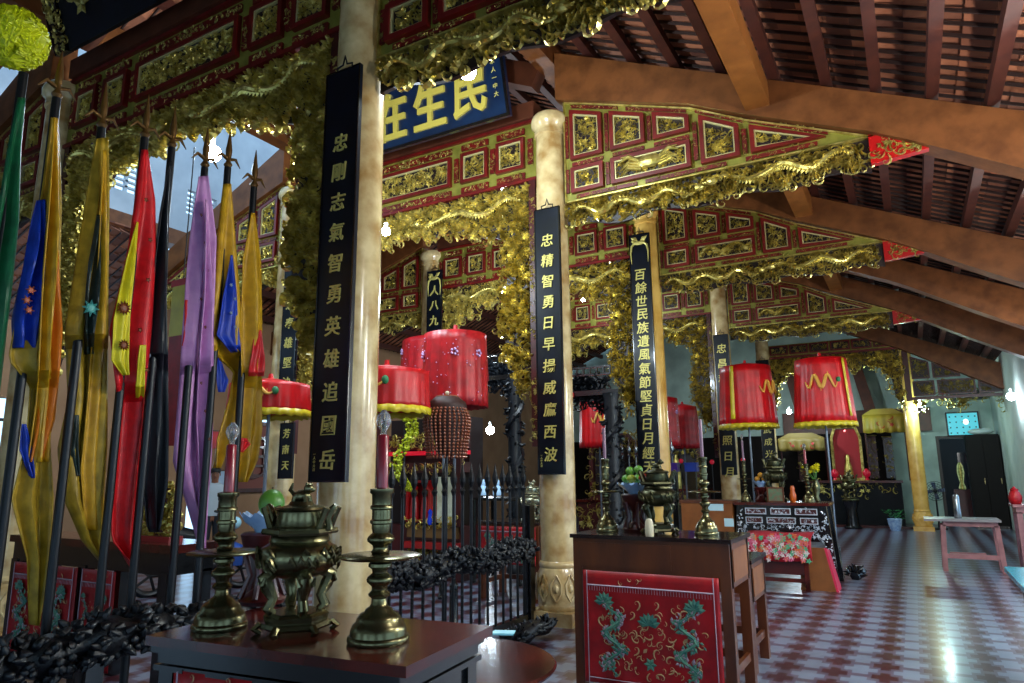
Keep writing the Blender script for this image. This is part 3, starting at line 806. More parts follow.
def flag(label, top, strips, seed, finial=True, group=None, sw=999):
    p = P(top[0], top[1], X=XF); y = p.y; zt = p.z
    root = thing('ceremonial_flag', label, 'flag', (XF-.0, y, 0))
    MB().tube([(0, 0, .1), (0, 0, zt-.02)], .023, 10).build('pole', IRON, root, True)
    if finial:
        f = MB().lathe([(.012, 0), (.03, .03), (.014, .06), (.02, .1), (.022, .14), (.002, .3)], 8, (0, 0, zt-.03))
        for e in (-1, 1): f.tube([(0, 0, zt+.04), (0, e*.06, zt+.06), (0, e*.1, zt+.01)], [.014, .012, .003], 5)
        f.build('finial', mat('worn_finial_brass', '6a4a22', .4, .6), root, True)
    for i, s in enumerate(strips):
        nm, m, st = s[:3]; kw = s[3] if len(s) > 3 else {}
        d = drape(st, XF, kw.get('folds', 1.5), kw.get('amp', .028), seed+i*1.7, kw.get('back', .045+.012*i), sw=sw)
        cloth(d, nm, m, root)
    return root
flag('green satin flag at the far left edge under the yellow rosette', (24, 70), [('banner_cloth', GRN, [(98, 18, 26), (150, 6, 22), (220, -6, 20), (330, -26, 8), (420, -40, 0), (560, -60, -12)])], 0, False)
flag('yellow flag with a blue centre, left of the yellow and dark green one', (57, 95), [
    ('border_cloth', YG, [(118, 50, 59), (200, 40, 62), (330, 14, 60), (360, 8, 55), (385, 30, 54), (440, 26, 50), (500, 12, 52), (560, 30, 46), (625, 33, 36)]),
    ('blue_centre', BLU, [(200, 38, 44), (260, 26, 44), (320, 15, 36), (348, 14, 36)]),
    ('orange_fold', ORG, [(250, 44, 58), (330, 46, 62), (420, 36, 56), (462, 28, 44)], {'amp': .015}),
    ('front_fold', YG2, [(118, 52, 59), (230, 45, 60), (330, 38, 54), (400, 34, 54), (462, 28, 48)], {'back': .1}),
    ('blue_centre', BLU, [(424, 22, 26), (450, 20, 32), (478, 31, 34)], {'back': .09, 'amp': .008})], 2, sw=372)
flag('yellow flag with a dark green centre, right of the yellow and blue one', (102, 125), [
    ('border_cloth', YG, [(138, 98, 107), (200, 88, 108), (330, 66, 106), (400, 70, 104), (450, 60, 104), (500, 66, 102), (540, 82, 102), (560, 98, 101)]),
    ('dark_centre', DKG, [(215, 98, 101), (260, 88, 100), (330, 82, 96), (354, 84, 95)], {'back': .09}),
    ('front_fold', YG2, [(150, 102, 107), (260, 97, 108), (380, 88, 106), (470, 80, 104), (530, 86, 103)], {'back': .095, 'amp': .015}),
    ('dark_centre', DKG, [(415, 74, 79), (450, 70, 78), (476, 76, 79)], {'back': .11, 'amp': .006})], 4, sw=334)
flag('red flag with a yellow centre, between the yellow flag and the black flag', (145, 135), [
    ('border_cloth', RD, [(150, 142, 148), (200, 134, 156), (250, 126, 157), (330, 108, 152), (400, 116, 146), (440, 110, 146), (500, 106, 142), (540, 108, 138), (570, 134, 137)]),
    ('yellow_centre', LEM, [(222, 136, 139), (260, 126, 136), (320, 113, 131), (360, 112, 128), (375, 124, 128)], {'back': .1, 'amp': .012}),
    ('yellow_fold', LEM, [(345, 140, 146), (390, 136, 144), (410, 137, 141)], {'back': .11, 'amp': .006})], 6, sw=386)
flag('black satin flag right of the red and yellow flag', (172, 145), [
    ('banner_cloth', BLK, [(162, 168, 173), (210, 160, 170), (300, 150, 168), (362, 146, 170), (420, 148, 169), (480, 144, 166), (525, 150, 158), (532, 153, 156)]),
    ('silver_fringe', SILV, [(240, 158, 161), (300, 152, 156), (350, 148, 152), (362, 146, 149)], {'back': .02, 'amp': .006, 'folds': .5})], 8, sw=354)
flag('pink satin flag right of the black flag', (205, 165), [
    ('banner_cloth', PNK, [(176, 200, 207), (240, 192, 215), (330, 184, 212), (400, 180, 210), (462, 176, 208), (500, 188, 206), (548, 200, 204)]),
    ('red_centre', RD, [(300, 185, 189), (330, 184, 191), (346, 181, 186)], {'back': .03, 'amp': .006}),
    ('front_fold', satin('d49ccc', 'c488be'), [(200, 204, 209), (300, 202, 214), (420, 194, 210), (520, 199, 206), (546, 201, 204)], {'back': .1})], 10, sw=360)
flag('golden flag with a bright blue centre, right of the pink flag', (228, 165), [
    ('border_cloth', YG2, [(184, 224, 231), (240, 216, 236), (330, 210, 242), (352, 210, 242), (372, 232, 242), (400, 226, 241), (440, 213, 236), (468, 213, 222)]),
    ('blue_centre', BLU, [(255, 230, 233), (300, 222, 238), (335, 216, 240), (352, 232, 240)], {'back': .09, 'amp': .014}),
    ('blue_fold', BLU, [(356, 217, 219), (380, 217, 228), (392, 219, 224)], {'back': .07, 'amp': .006})], 12, sw=346)
flag('golden flag with a red centre, rightmost of the flag row', (254, 185), [
    ('border_cloth', YG2, [(213, 250, 256), (260, 241, 262), (330, 240, 264), (385, 240, 264), (430, 238, 262), (460, 240, 256), (482, 240, 245)]),
    ('red_centre', RD, [(330, 256, 261), (355, 252, 264), (376, 249, 263)], {'back': .08, 'amp': .01}),
    ('red_fold', RD, [(438, 241, 246), (444, 241, 250), (452, 240, 243)], {'back': .09, 'amp': .005})], 14, sw=372)
def motif(fl_label, name, px, py, r, m, rays, back):
    root = [o for o in COL.objects if o.get('label') == fl_label][0]; host = [o for o in root.children if 'cloth' in o.name or 'centre' in o.name][0]
    c = P(px, py, X=XF+back); mb = MB()
    for k in range(rays):
        a = 2*PI*k/rays; d = Vector((0, math.cos(a), math.sin(a))); s = Vector((0, -math.sin(a), math.cos(a)))*r*.22
        mb.add([c+d*r*.4-s, c+d*r*.4+s, c+d*r, c+d*r*.6+Vector((.012, 0, 0))], [(0, 3, 1), (1, 3, 2), (2, 3, 0), (0, 1, 2)])
    mb.ball(c, r*.45, 10, 6, (.3, 1, 1))
    o = mb.build(name, m, root); o.location = -Vector(root.location)
labs = {k: [o['label'] for o in COL.objects if o.get('category') == 'flag' and k in o['label']][0] for k in ('red flag with a yellow', 'dark green centre', 'yellow flag with a blue', 'bright blue centre', 'pink satin')}
THB, THT, THO = mat('brown_thread', '7a3a14', .5), mat('pale_teal_thread', '4a9a90', .5), mat('rust_thread', 'b05a3a', .5)
for py, r in ((308, .045), (345, .035)): motif(labs['red flag with a yellow'], 'embroidered_sun', 124, py, r, THB, 12, .125)
for px, py in ((146, 200), (150, 240), (148, 280), (140, 330), (147, 370)): motif(labs['red flag with a yellow'], 'embroidered_sprig', px, py, .018, THB, 5, .085)
motif(labs['dark green centre'], 'embroidered_flower', 91, 308, .05, THT, 8, .125)
for py in (290, 300, 310): motif(labs['yellow flag with a blue'], 'embroidered_bloom', 27+(py % 3)*2, py, .028, THO, 6, .1)
for k in range(9): motif(labs['pink satin'], 'embroidered_sprig', 201+(k % 3)*4, 215+k*28, .012, THB, 5, .1)
for k in range(4): motif(labs['bright blue centre'], 'embroidered_bloom', 231+(k % 2)*4, 285+k*14, .014, SILV, 6, .115)
# suns and flowers embroidered on the flags
# rosette
rg = random.Random(2); ro = MB(); pc = P(14, 38, X=XF)
for i in range(420):
    z = rg.uniform(-1, 1); a = rg.uniform(0, 2*PI); q = math.sqrt(1-z*z); n = Vector((q*math.cos(a), q*math.sin(a), z)); r = .145
    t1 = n.orthogonal().normalized(); t2 = n.cross(t1); th = rg.uniform(0, 2*PI); u = t1*math.cos(th)+t2*math.sin(th); w_ = n.cross(u)
    b0 = n*r*.85; s = .042
    ro.add([b0-u*s-w_*s*.6, b0+u*s-w_*s*.6, b0+u*s*1.1+w_*s*.7+n*.035, b0-u*s*1.1+w_*s*.7+n*.03, b0+w_*s*1.3+n*.01], [(0, 1, 2, 3), (3, 2, 4)])
ro.ball((0, 0, 0), .125, 12, 8)
o = ro.build('fabric_rosette', satin('c8cc14', 'b0b80e'), None, False, pc)
tag(o, 'yellow ruffled cloth rosette at the top left corner above the green flag', 'rosette')

# ---------------------------------------------------------------- parasols
def parasol(label, x, y, z0, z1, r0, r1, seed, ribbon=None, dragon=None, fringe=True, m=SILKR, pole=True, stars=False, foot=True):
    root = thing('ceremonial_parasol', label, 'parasol', (x, y, 0), 0, 'red cloth parasols on poles')
    n = 96; V = []; F = []; rows = 9; rg = random.Random(seed)
    def rad(a, t): return (r1+(r0-r1)*t)*(1+.022*(.25+.75*t)*math.sin(a*22+seed)+.015*t*math.sin(a*9+seed*2))
    for j in range(rows):
        t = j/(rows-1)
        for i in range(n):
            a = 2*PI*i/n; R = rad(a, t); V.append((R*math.cos(a), R*math.sin(a), z1+(z0-z1)*t-(.004*math.sin(a*22+seed) if j == rows-1 else 0)))
    for j in range(rows-1):
        for i in range(n): F.append((j*n+i, (j+1)*n+i, (j+1)*n+(i+1)%n, j*n+(i+1)%n))
    c = MB().add(V, F).build('cloth_canopy', m, root, True)
    md = c.modifiers.new('thickness', 'SOLIDIFY'); md.thickness = .008
    MB().lathe([(r1*.99, z1-.01), (r1*.99, z1), (r1*.5, z1+.04), (.03, z1+.07), (.02, z1+.12)], 32).build('canopy_top', m, root, True)
    if fringe:
        V = []; F = []
        for j, (dz, k) in enumerate(((.01, 1.012), (-.06, 1.03))):
            for i in range(n):
                a = 2*PI*i/n; R = rad(a, 1)*k; V.append((R*math.cos(a), R*math.sin(a), z0+dz-.004*math.sin(a*22+seed)*(1+j)))
        for i in range(n): F.append((i, n+i, n+(i+1)%n, (i+1)%n))
        f = MB().add(V, F).build('yellow_fringe', SILKY, root, True); f.modifiers.new('thickness', 'SOLIDIFY').thickness = .01
    def onsurf(a, t, o=.02): R = rad(a, t)+o; return (R*math.cos(a), R*math.sin(a), z1+(z0-z1)*t)
    if ribbon is not None:
        V = []; F = []; w2 = .07
        for j in range(9):
            t = .02+j/8*.9
            for k in (-1, 0, 1): V.append(onsurf(ribbon+k*w2, t, .025))
        for j in range(8):
            for k in range(2): a = j*3+k; F.append((a, a+3, a+4, a+1))
        f = MB().add(V, F).build('yellow_ribbon', SILKY, root, True); f.modifiers.new('thickness', 'SOLIDIFY').thickness = .008
    if dragon is not None:
        N = 26; pts = [onsurf(dragon-.55+1.1*i/(N-1), .38+.1*math.sin(i*.62), .022) for i in range(N)]
        g = MB().tube(pts, [.008+.02*math.sin(PI*i/(N-1)) for i in range(N)], 6)
        for i in range(2, N-2, 2):
            p = Vector(pts[i]); g.tube([p, p+Vector((0, 0, .05 if i % 4 else -.06))], [.01, .003], 4)
        g.build('embroidered_dragon', mat('yellow_thread', 'd8a040', .5), root, True)
        g = MB().ball(onsurf(dragon+.6, .36, .02), .035, 8, 6, (1, 1, 1.2)); g.build('embroidered_cloud', mat('green_thread', '2c7a4c', .5), root, True)
    if stars:
        g = MB()
        for i in range(60):
            p = onsurf(rg.uniform(-PI, 0), rg.uniform(.05, .95), .012); g.ball(p, rg.uniform(.004, .009), 5, 4)
        for a in (-2.3, -1.0, -.2):
            q = onsurf(a, .3, .015); 
            for k in range(5): g.ball((q[0]-math.sin(a)*.03*math.cos(k*1.257), q[1]+math.cos(a)*.03*math.cos(k*1.257), q[2]+.03*math.sin(k*1.257)), .016, 6, 4)
        g.build('sequins', mat('pale_sequins', 'c8a8d8', .3, .3), root, True)
    if pole:
        MB().tube([(0, 0, .12 if foot else .0), (0, 0, z1)], .017, 8).build('pole', mat('grey_steel', '707884', .35, .6), root, True)
        if foot:
            MB().lathe([(.06, 0), (.07, .03), (.05, .06), (.045, .4), (.05, .44), (.03, .47), (.02, .5)], 12).build('base_socket', BLACK, root, True)
    return root
parasol('red satin parasol with a yellow vertical ribbon, in front of the fourth column', -2.33, 12.1, 2.36, 3.34, .46, .41, 1, ribbon=-1.9, dragon=-.35)
parasol('red satin parasol with an embroidered dragon, rightmost of the parasols', -1.13, 11.9, 2.33, 3.33, .45, .38, 2, ribbon=-.55, dragon=-1.5)
parasol('large deep red parasol with pale sequin flowers, left of the second column', -4.36, 6.35, 2.32, 3.14, .37, .35, 3, fringe=False, m=SILKC, stars=True)
parasol('low wide red parasol with a yellow dragon and fringe, just right of the nearest column', -4.38, 5.2, 2.22, 2.58, .42, .41, 4, dragon=-1.5)
parasol('dull red parasol behind the low wide one, beside the nearest column', -5.5, 7.75, 2.85, 3.4, .6, .58, 5, fringe=False, m=SILKC, stars=True)
parasol('red and yellow fringed parasol left of the nearest column behind the flags', -5.78, 5.0, 2.25, 2.53, .42, .4, 6, dragon=-1.2)
parasol('red parasol with a pale serpent seen between the second and third columns', -5.0, 12.0, 2.05, 2.9, .36, .34, 7, fringe=False, dragon=-1.0)
parasol('crimson parasol just right of the third column', -4.3, 13.6, 2.1, 3.05, .34, .32, 8, fringe=False, m=SILKC, stars=True)
parasol('small crimson parasol left of the fourth column', -4.3, 15.1, 2.1, 3.0, .36, .3, 9, fringe=False, m=SILKC)
# beaded brown hanging canopy
b0 = P(447, 425, X=-4.0)
t = thing('beaded_lantern', 'brown beaded lantern canopy beside the large red parasol', 'lantern', (-4.0, b0.y, 0))
zt, zb = P(447, 395, X=-4.0).z, P(447, 455, X=-4.0).z
mb = MB(); rg = random.Random(6)
mb.lathe([(.02, zt), (.12, zt-.02), (.19, zt-.08), (.2, zt-.12), (.16, zt-.3), (.1, zb+.03), (.08, zb)], 14)
mb.build('core', mat('dark_brown_cloth', '32140c', .6), t, True)
bd = MB()
for k in range(30):
    a = 2*PI*k/30
    for j in range(20):
        u = j/19; r = (.06+.17*math.sin(min(1, u*1.8+.12)*PI/2)*(1-.45*max(0, u-.35)))+.01; bd.ball((r*math.cos(a), r*math.sin(a), zt-.02-(zt-zb)*u), .014, 5, 4)
bd.build('beads', mat('amber_beads', '8a4422', .3, 0, coat=.5), t, True)
MB().ball((0, 0, zt+.02), .022, 8, 6).build('top_knob', mat('ivory', 'd8c8a8', .4), t, True)
MB().tube([(0, 0, 0), (0, 0, zb)], .014, 8).build('pole', IRON, t, True)
# ---------------------------------------------------------------- brass ware
GLASS = mat('clear_bulb_glass', 'e8e8e8', .06, 0, trans=.85)
CANDLE = mat('red_wax', '8a1024', .3, 0, coat=.4)
def candlestick(label, loc, group=None, cm=CANDLE, ch=.22, bulbed=True, cr=.022):
    t = thing('candlestick', label, 'candlestick', loc, 0, group)
    MB().lathe([(.112, 0), (.116, .012), (.114, .024), (.106, .03), (.104, .05), (.096, .072), (.084, .082), (.082, .095), (.07, .112), (.054, .12), (.05, .13), (.036, .14), (.03, .15), (.026, .18)], 32).build('base', BRASS, t, True)
    MB().lathe([(.026, .17), (.04, .182), (.042, .19), (.028, .206), (.03, .22), (.048, .238), (.05, .248), (.046, .258), (.028, .274), (.03, .288), (.044, .3), (.044, .312), (.03, .32), (.03, .335)], 24).build('lower_stem', BRASS, t, True)
    MB().lathe([(.03, .328), (.15, .335), (.156, .341), (.15, .347), (.03, .35)], 40).build('drip_tray', BRASS, t, True)
    MB().lathe([(.03, .347), (.036, .36), (.028, .372), (.03, .385), (.05, .402), (.052, .412), (.048, .422), (.032, .438), (.036, .456), (.036, .472), (.043, .478), (.043, .488), (.036, .494), (.036, .532), (.043, .538), (.043, .548), (.037, .554), (.038, .596), (.046, .604), (.046, .62), (.02, .626)], 24).build('upper_stem', BRASS, t, True)
    MB().lathe([(cr, .62), (cr, .625+ch), (cr*.8, .632+ch)], 16).build('candle', cm, t, True)
    if bulbed:
        b = MB().lathe([(.012, .63+ch), (.012, .65+ch), (.024, .67+ch), (.03, .69+ch), (.026, .715+ch), (.008, .74+ch)], 16).build('flame_bulb', GLASS, t, True)
        MB().lathe([(.004, .64+ch), (.006, .68+ch), (.001, .7+ch)], 6).build('filament', BRASS, b)
    return t
def censer(label, loc, m=BRASS, rz=0):
    t = thing('incense_burner', label, 'incense burner', loc, rz)
    e = PI/6
    b = MB().lathe([(.15, .02), (.158, .03), (.15, .045), (.135, .05), (.14, .075), (.13, .085), (.12, .09)], 6, ph=e)
    for k in range(6):
        a = e+2*PI*k/6; c = Vector((math.cos(a), math.sin(a), 0))
        b.tube([c*.15+Vector((0,0,.04)), c*.175+Vector((0,0,.02)), c*.15+Vector((0,0,.0))], [.016, .018, .012], 6)
    b.build('base', m, t, False)
    lg = MB(); 
    for k in range(4):
        a = PI/4+PI/2*k; c = Vector((math.cos(a), math.sin(a), 0))
        l = MB().tube([c*.1+Vector((0,0,.085)), c*.125+Vector((0,0,.11)), c*.105+Vector((0,0,.15)), c*.13+Vector((0,0,.2)), c*.145+Vector((0,0,.24)), c*.11+Vector((0,0,.265))], [.02, .026, .022, .03, .034, .03], 8)
        for q in (-1, 1): l.tube([c*.12+Vector((0,0,.2)), c*.16+Vector((-c.y, c.x, 0))*q*.03+Vector((0,0,.22)), c*.15+Vector((-c.y, c.x, 0))*q*.04+Vector((0,0,.25))], [.012, .012, .004], 5)
        l.build('leg', m, t, True)
    bw = MB().lathe([(.09, .24), (.13, .26), (.165, .29), (.175, .33), (.165, .37), (.14, .385), (.13, .395), (.135, .4), (.13, .42), (.12, .43)], 28)
    rg = random.Random(3)
    for k in range(46):
        a = rg.uniform(0, 2*PI); z = rg.uniform(.285, .36); s = rg.uniform(.012, .026)
        pts = [((.17+.012*math.sin(i))*math.cos(a+i*.06), (.17+.012*math.sin(i))*math.sin(a+i*.06), z+s*math.sin(i*1.6)) for i in range(4)]
        bw.tube(pts, [.004, .009, .008, .003], 5)
    bw.build('bowl', m, t, True)
    MB().lathe([(.12, .425), (.165, .43), (.17, .44), (.165, .455), (.12, .46)], 6, ph=e).build('rim', m, t, False)
    MB().lathe([(.1, .455), (.11, .47), (.1, .53), (.115, .54), (.11, .55), (.06, .56), (.05, .575), (.02, .58)], 24).build('lid', m, t, True)
    for s in (-1, 1):
        h = MB().tube([(s*.11, 0, .45), (s*.15, 0, .46), (s*.14, 0, .5), (s*.16, 0, .54), (s*.175, 0, .56)], [.02, .02, .018, .02, .012], 7)
        for q in (-1, 1): h.tube([(s*.12, q*.05, .45), (s*.14, q*.05, .5), (s*.16, q*.05, .55)], [.016, .014, .016], 6)
        h.build('handle', m, t, True)
    lion = MB().ball((0, 0, .6), .03, 10, 8, (1.4, 1, 1)).ball((.035, 0, .635), .024, 10, 8).tube([(-.03, 0, .6), (-.06, 0, .63), (-.05, 0, .66)], [.012, .012, .004], 6)
    for q in (-1, 1):
        lion.tube([(.025, q*.02, .6), (.035, q*.022, .57)], [.011, .01], 6).tube([(-.025, q*.02, .6), (-.03, q*.022, .57)], [.011, .01], 6); lion.ball((.035, q*.02, .655), .008, 6, 4)
    lion.ball((.057, 0, .63), .012, 6, 5)
    lion.build('lion_finial', m, t, True)
    return t

# ---------------------------------------------------------------- embroidered cloth panel: local x across, z up, faces -y
TEAL = mat('teal_thread', '2c6a60', .5, 0, '5a8a70', 20); GOLDT = mat('gold_thread', 'b08a60', .5, .2); SILT = mat('silver_thread', 'a08c98', .5, .3)
def embroider(parent, x0, x1, z0, z1, y, seed, dragons=True, m=SILKC, fringe=True, motif=True):
    rg = random.Random(seed); nx, nz = 40, 14; V = []; F = []
    for j in range(nz+1):
        for i in range(nx+1):
            s, t = i/nx, j/nz; V.append((x0+(x1-x0)*s, y-.008*math.sin(s*26+seed)*(1-t), z0+(z1-z0)*t))
    for j in range(nz):
        for i in range(nx): a = j*(nx+1)+i; F.append((a, a+1, a+nx+2, a+nx+1))
    c = MB().add(V, F).build('embroidered_cloth', m, parent, True); c.modifiers.new('thickness', 'SOLIDIFY').thickness = .006
    W, H = x1-x0, z1-z0; yy = y-.012
    g = MB()
    def line(a, b, r=.004): g.tube([(a[0], yy, a[1]), (b[0], yy, b[1])], r, 4)
    i_ = .035*W
    line((x0+i_, z0+i_), (x1-i_, z0+i_)); line((x0+i_, z0), (x0+i_, z1)); line((x1-i_, z0), (x1-i_, z1)); line((x0+i_, z1-.13*H), (x1-i_, z1-.13*H), .006)
    if fringe:
        n = int(W/.022)
        for k in range(n):
            x = x0+i_+(W-2*i_)*k/n; g.tube([(x, yy, z1-.13*H), (x, yy, z1-.18*H)], .002, 3)
    cv = MB(); carve(cv, [(x0+.12*W, z0+.12*H), (x1-.12*W, z0+.12*H), (x1-.12*W, z1-.28*H), (x0+.12*W, z1-.28*H)], yy+.004, 220/(W*H), .022*W, .05*W, .003, rg, .0)
    carve(cv, [(x0+.1*W, z1-.1*H), (x1-.1*W, z1-.1*H), (x1-.1*W, z1-.04*H), (x0+.1*W, z1-.04*H)], yy+.004, 90/(W*H), .02*W, .04*W, .004, rg, .0)
    g.build('border_stitching', SILT, c); cv.build('scroll_embroidery', GOLDT, c)
    if motif:
        d = MB(); cw = MB()
        for e in (-1, 1):
            cx = (x0+x1)/2+e*W*.27
            pts = [(cx+e*.06*W*math.sin(k*.95), yy-.004, z0+H*(.12+.6*k/15)) for k in range(16)]
            d.tube(pts, [W*(.004+.009*math.sin(PI*k/15)) for k in range(16)], 6)
            for k in range(170):
                q = rg.choice(pts); leaf(d if k % 3 else cw, q[0]+rg.gauss(0, .022)*W, q[2]+rg.uniform(-.02, .02)*H, yy-.006, W*rg.uniform(.025, .05), rg.uniform(0, 6), .006)
            for k in range(7): leaf(d, pts[-1][0], pts[-1][2], yy-.008, W*.08, PI/2+(k-3)*.5, .008)
        cx = (x0+x1)/2
        for k in range(7): leaf(d, cx, z0+H*.55, yy-.004, W*.09, PI/2+(k-3)*.42, .008)
        for k in range(6): leaf(d, cx, z0+H*.22, yy-.004, W*.05, k*1.05, .008)
        d.build('teal_dragons', TEAL, c); cw.build('silver_scales', SILT, c)
    return c

# ---------------------------------------------------------------- near offering table
t = thing('offering_table', 'glossy dark rosewood table in the foreground holding the big brass censer', 'table', (-2.08, 2.12, 0), .105)
MB().box(-.58, .59, -.32, .32, .965, 1.0).build('tabletop', ROSE, t)
MB().box(-.56, .56, -.31, .31, .94, .965).box(-.54, .54, -.29, .29, .9, .935).box(-.55, .55, -.3, .3, .875, .895).build('top_moulding', BLACK, t)
MB().box(-.52, .52, -.27, .27, .74, .875).build('apron', BLACK, t)
for sx in (-1, 1):
    for sy in (-1, 1): MB().box(sx*.5-.035, sx*.5+.035, sy*.25-.035, sy*.25+.035, 0, .875).build('leg', BLACK, t)
embroider(t, -.44, .46, .1, .885, -.30, 5)
candlestick('brass candlestick with red candle on the dark foreground table, left of the big censer', (-2.48, 1.96, 1.0), 'pair of tall brass candlesticks in the foreground').scale = (.93, .93, .855)
candlestick('brass candlestick with red candle in front of the nearest column, right of the big censer', (-1.76, 2.08, 1.0), 'pair of tall brass candlesticks in the foreground').scale = (.98, .98, .88)
censer('large aged brass censer with a lion lid on the foreground table', (-2.16, 2.06, 1.0), BRASS, .25).scale = (.88, .88, .86)
FGREEN = mat('green_fruit', '3f7a24', .4, 0, '5f9030', 6); FORANGE = mat('orange_fruit', 'c88a24', .4); FRED = mat('red_fruit', '9a2418', .35)
PORC = mat('blue_white_porcelain', 'a8c8e8', .15, 0, '7a9cd0', 12, coat=.5)
def fruitbowl(label, loc, fruits, R=.13, stand=0):
    t = thing('fruit_bowl', label, 'bowl', loc); n = 48; V = []; F = []
    for j, (r, z) in enumerate(((.05, stand), (.055, stand+.015), (.1, stand+.05), (1.0*R, stand+.085), (R*.97, stand+.085), (.09, stand+.05), (.03, stand+.03))):
        for i in range(n):
            a = 2*PI*i/n; q = 1+(.06*math.sin(a*10) if 2 < j < 5 else 0); V.append((r*q*math.cos(a), r*q*math.sin(a), z+(.012*math.sin(a*10) if 2 < j < 5 else 0)))
    for j in range(6):
        for i in range(n): F.append((j*n+i, (j+1)*n+i, (j+1)*n+(i+1)%n, j*n+(i+1)%n))
    F.append(tuple(range(n-1, -1, -1))); F.append(tuple(range(6*n, 7*n)))
    MB().add(V, F).build('bowl', PORC, t, True)
    if stand:
        MB().lathe([(.1, 0), (.11, .02), (.08, .04), (.03, .08), (.025, stand*.5), (.05, stand*.62), (.1, stand*.8), (.115, stand-.01), (.1, stand)], 24).build('pedestal', REDD, t, True)
        g = MB()
        for k in range(6):
            a = k*PI/3; c = Vector((math.cos(a), math.sin(a), 0)); g.tube([c*.1+Vector((0,0,.03)), c*.06+Vector((0,0,stand*.4)), c*.1+Vector((0,0,stand*.8))], .014, 6)
        g.build('stand_bracket', REDD, t, True)
    return t
def fruit(label, loc, r, m, grp, sc=(1,1,.92)):
    mb = MB().ball((0, 0, 0), r, 14, 10, sc); o = mb.build('fruit', m, None, True, loc); tag(o, label, 'fruit', grp)
    MB().tube([(0, 0, r*.8*sc[2]), (.003, 0, r*1.15*sc[2])], .004, 5).build('stem', mat('fruit_stem', '4a3a1a', .6), o)
fb = P(262, 522, Y=2.42)
fruitbowl('blue rimmed bowl behind the big brass censer, holding one green pomelo', (fb.x+.03, fb.y, 1.0), 1, .12, .33)
gq = P(273, 492, Y=2.42)
fruit('green pomelo just behind the lid of the big censer', (fb.x+.06, fb.y, 1.465), .062, FGREEN, None, (1, 1, 1.1))
# low round table
t = thing('round_table', 'low glossy round rosewood table behind the right corner of the foreground table', 'table', (-2.3, 3.28, 0))
MB().lathe([(.5, .565), (.55, .575), (.56, .59), (.55, .602), (.3, .605)], 56).build('tabletop', ROSE, t, True)
MB().lathe([(.46, .5), (.47, .565)], 40).build('apron', ROSE, t, True)
for k in range(4):
    a = PI/4+k*PI/2; c = Vector((math.cos(a), math.sin(a), 0))
    MB().tube([c*.42+Vector((0,0,.52)), c*.46+Vector((0,0,.35)), c*.4+Vector((0,0,.15)), c*.46+Vector((0,0,.02))], [.035, .04, .028, .035], 8).build('leg', ROSE, t, True)
t.scale = (1.07, 1.07, 1)
pp = P(503, 633, Z=.61)
o = MB().box(-.07, .07, -.05, .05, 0, .006).box(-.06, .075, -.045, .05, .006, .011).build('paper_sheets', mat('pale_cyan_paper', '8fd8e8', .4), None, False, (pp.x, pp.y, .606)); o.rotation_euler = (0, 0, .4)
tag(o, 'pale cyan sheets of paper on the edge of the low round table', 'paper')

# ---------------------------------------------------------------- first red embroidered table (right)
def cloth_table(label, X0, X1, Y0, Y1, H, m, cloth, seed):
    t = thing('incense_table', label, 'table', ((X0+X1)/2, Y0, 0)); w = (X1-X0)/2; d = Y1-Y0
    MB().box(-w-.02, w+.02, -.02, d+.02, H-.03, H).build('tabletop', mat('dark_gloss_top', '2a1c1a', .12, 0, coat=.7), t)
    f = MB().box(-w+.01, w-.01, 0, .03, H-.27, H-.03).build('front_apron', m, t)
    MB().box(-w+.05, w*.3, -.006, 0, H-.24, H-.06).build('apron_panel', m, f)
    for s in (-1, 1):
        sd = MB().box(min(s*w, s*(w-.03)), max(s*w, s*(w-.03)), .02, d-.02, H-.34, H-.03).build('side_panel', m, t)
        MB().box(min(s*w, s*(w+.006)), max(s*w, s*(w+.006)), .09, d-.09, H-.3, H-.08).build('side_inset', OAKL, sd)
        for y in (.0, d-.075): MB().box(min(s*w, s*(w-.075))+.0, max(s*w, s*(w-.075)), y-.002, y+.075, 0, H-.03).build('leg', m, t)
        MB().box(min(s*(w-.02), s*(w-.05)), max(s*(w-.02), s*(w-.05)), .07, d-.07, .18, .24).build('stretcher', m, t)
    MB().box(-w+.06, w-.06, d-.05, d-.03, .18, .24).build('stretcher', m, t)
    if cloth: embroider(t, -w+.085, w-.085, .04, H-.27, -.014, seed)
    return t
cloth_table('brown wooden table with a red embroidered dragon cloth, front right of the second column', -2.42, -1.2, 5.2, 5.85, 1.12, OAK, True, 7)
candlestick('tall brass candlestick left of the fruit bowl on the red cloth table', (-2.24, 5.48, 1.12), 'candlesticks on the red cloth table', mat('violet_wax', '7a5a70', .4), .26, False, .016).scale = (.8, .8, .95)
candlestick('tall brass candlestick at the right end of the red cloth table', (-1.43, 5.5, 1.12), 'candlesticks on the red cloth table', mat('violet_wax', '7a5a70', .4), .3, False, .016).scale = (.8, .8, .95)
censer('dark bronze censer in front of the third column on the red cloth table', (-1.8, 5.5, 1.12), BRASSD, .1).scale = (.85, .85, .88)
fruitbowl('scalloped pale blue fruit bowl on a red carved pedestal, on the red cloth table', (-2.04, 5.62, 1.12), 1, .14, .3)
rg = random.Random(12)
FR = [('large green fruit at the left of the heap', -.07, 0, 0, FGREEN), ('green fruit at the right of the heap', .07, .01, 0, FGREEN), ('yellow green fruit in front', 0, -.07, 0, mat('yellow_green_fruit', '8f9a28', .4)), ('green fruit at the back', 0, .07, 0, FGREEN), ('green fruit on top, left', -.03, -.01, .065, FGREEN), ('green fruit on top, right', .04, 0, .075, FGREEN), ('red fruit at the right edge', .1, -.06, .01, FRED)]
for lb, dx, dy, dz, mm in FR: fruit(lb+' in the pale blue fruit bowl', (-2.04+dx, 5.62+dy, 1.12+.425+dz), .038, mm, 'fruit heaped in the pale blue bowl')
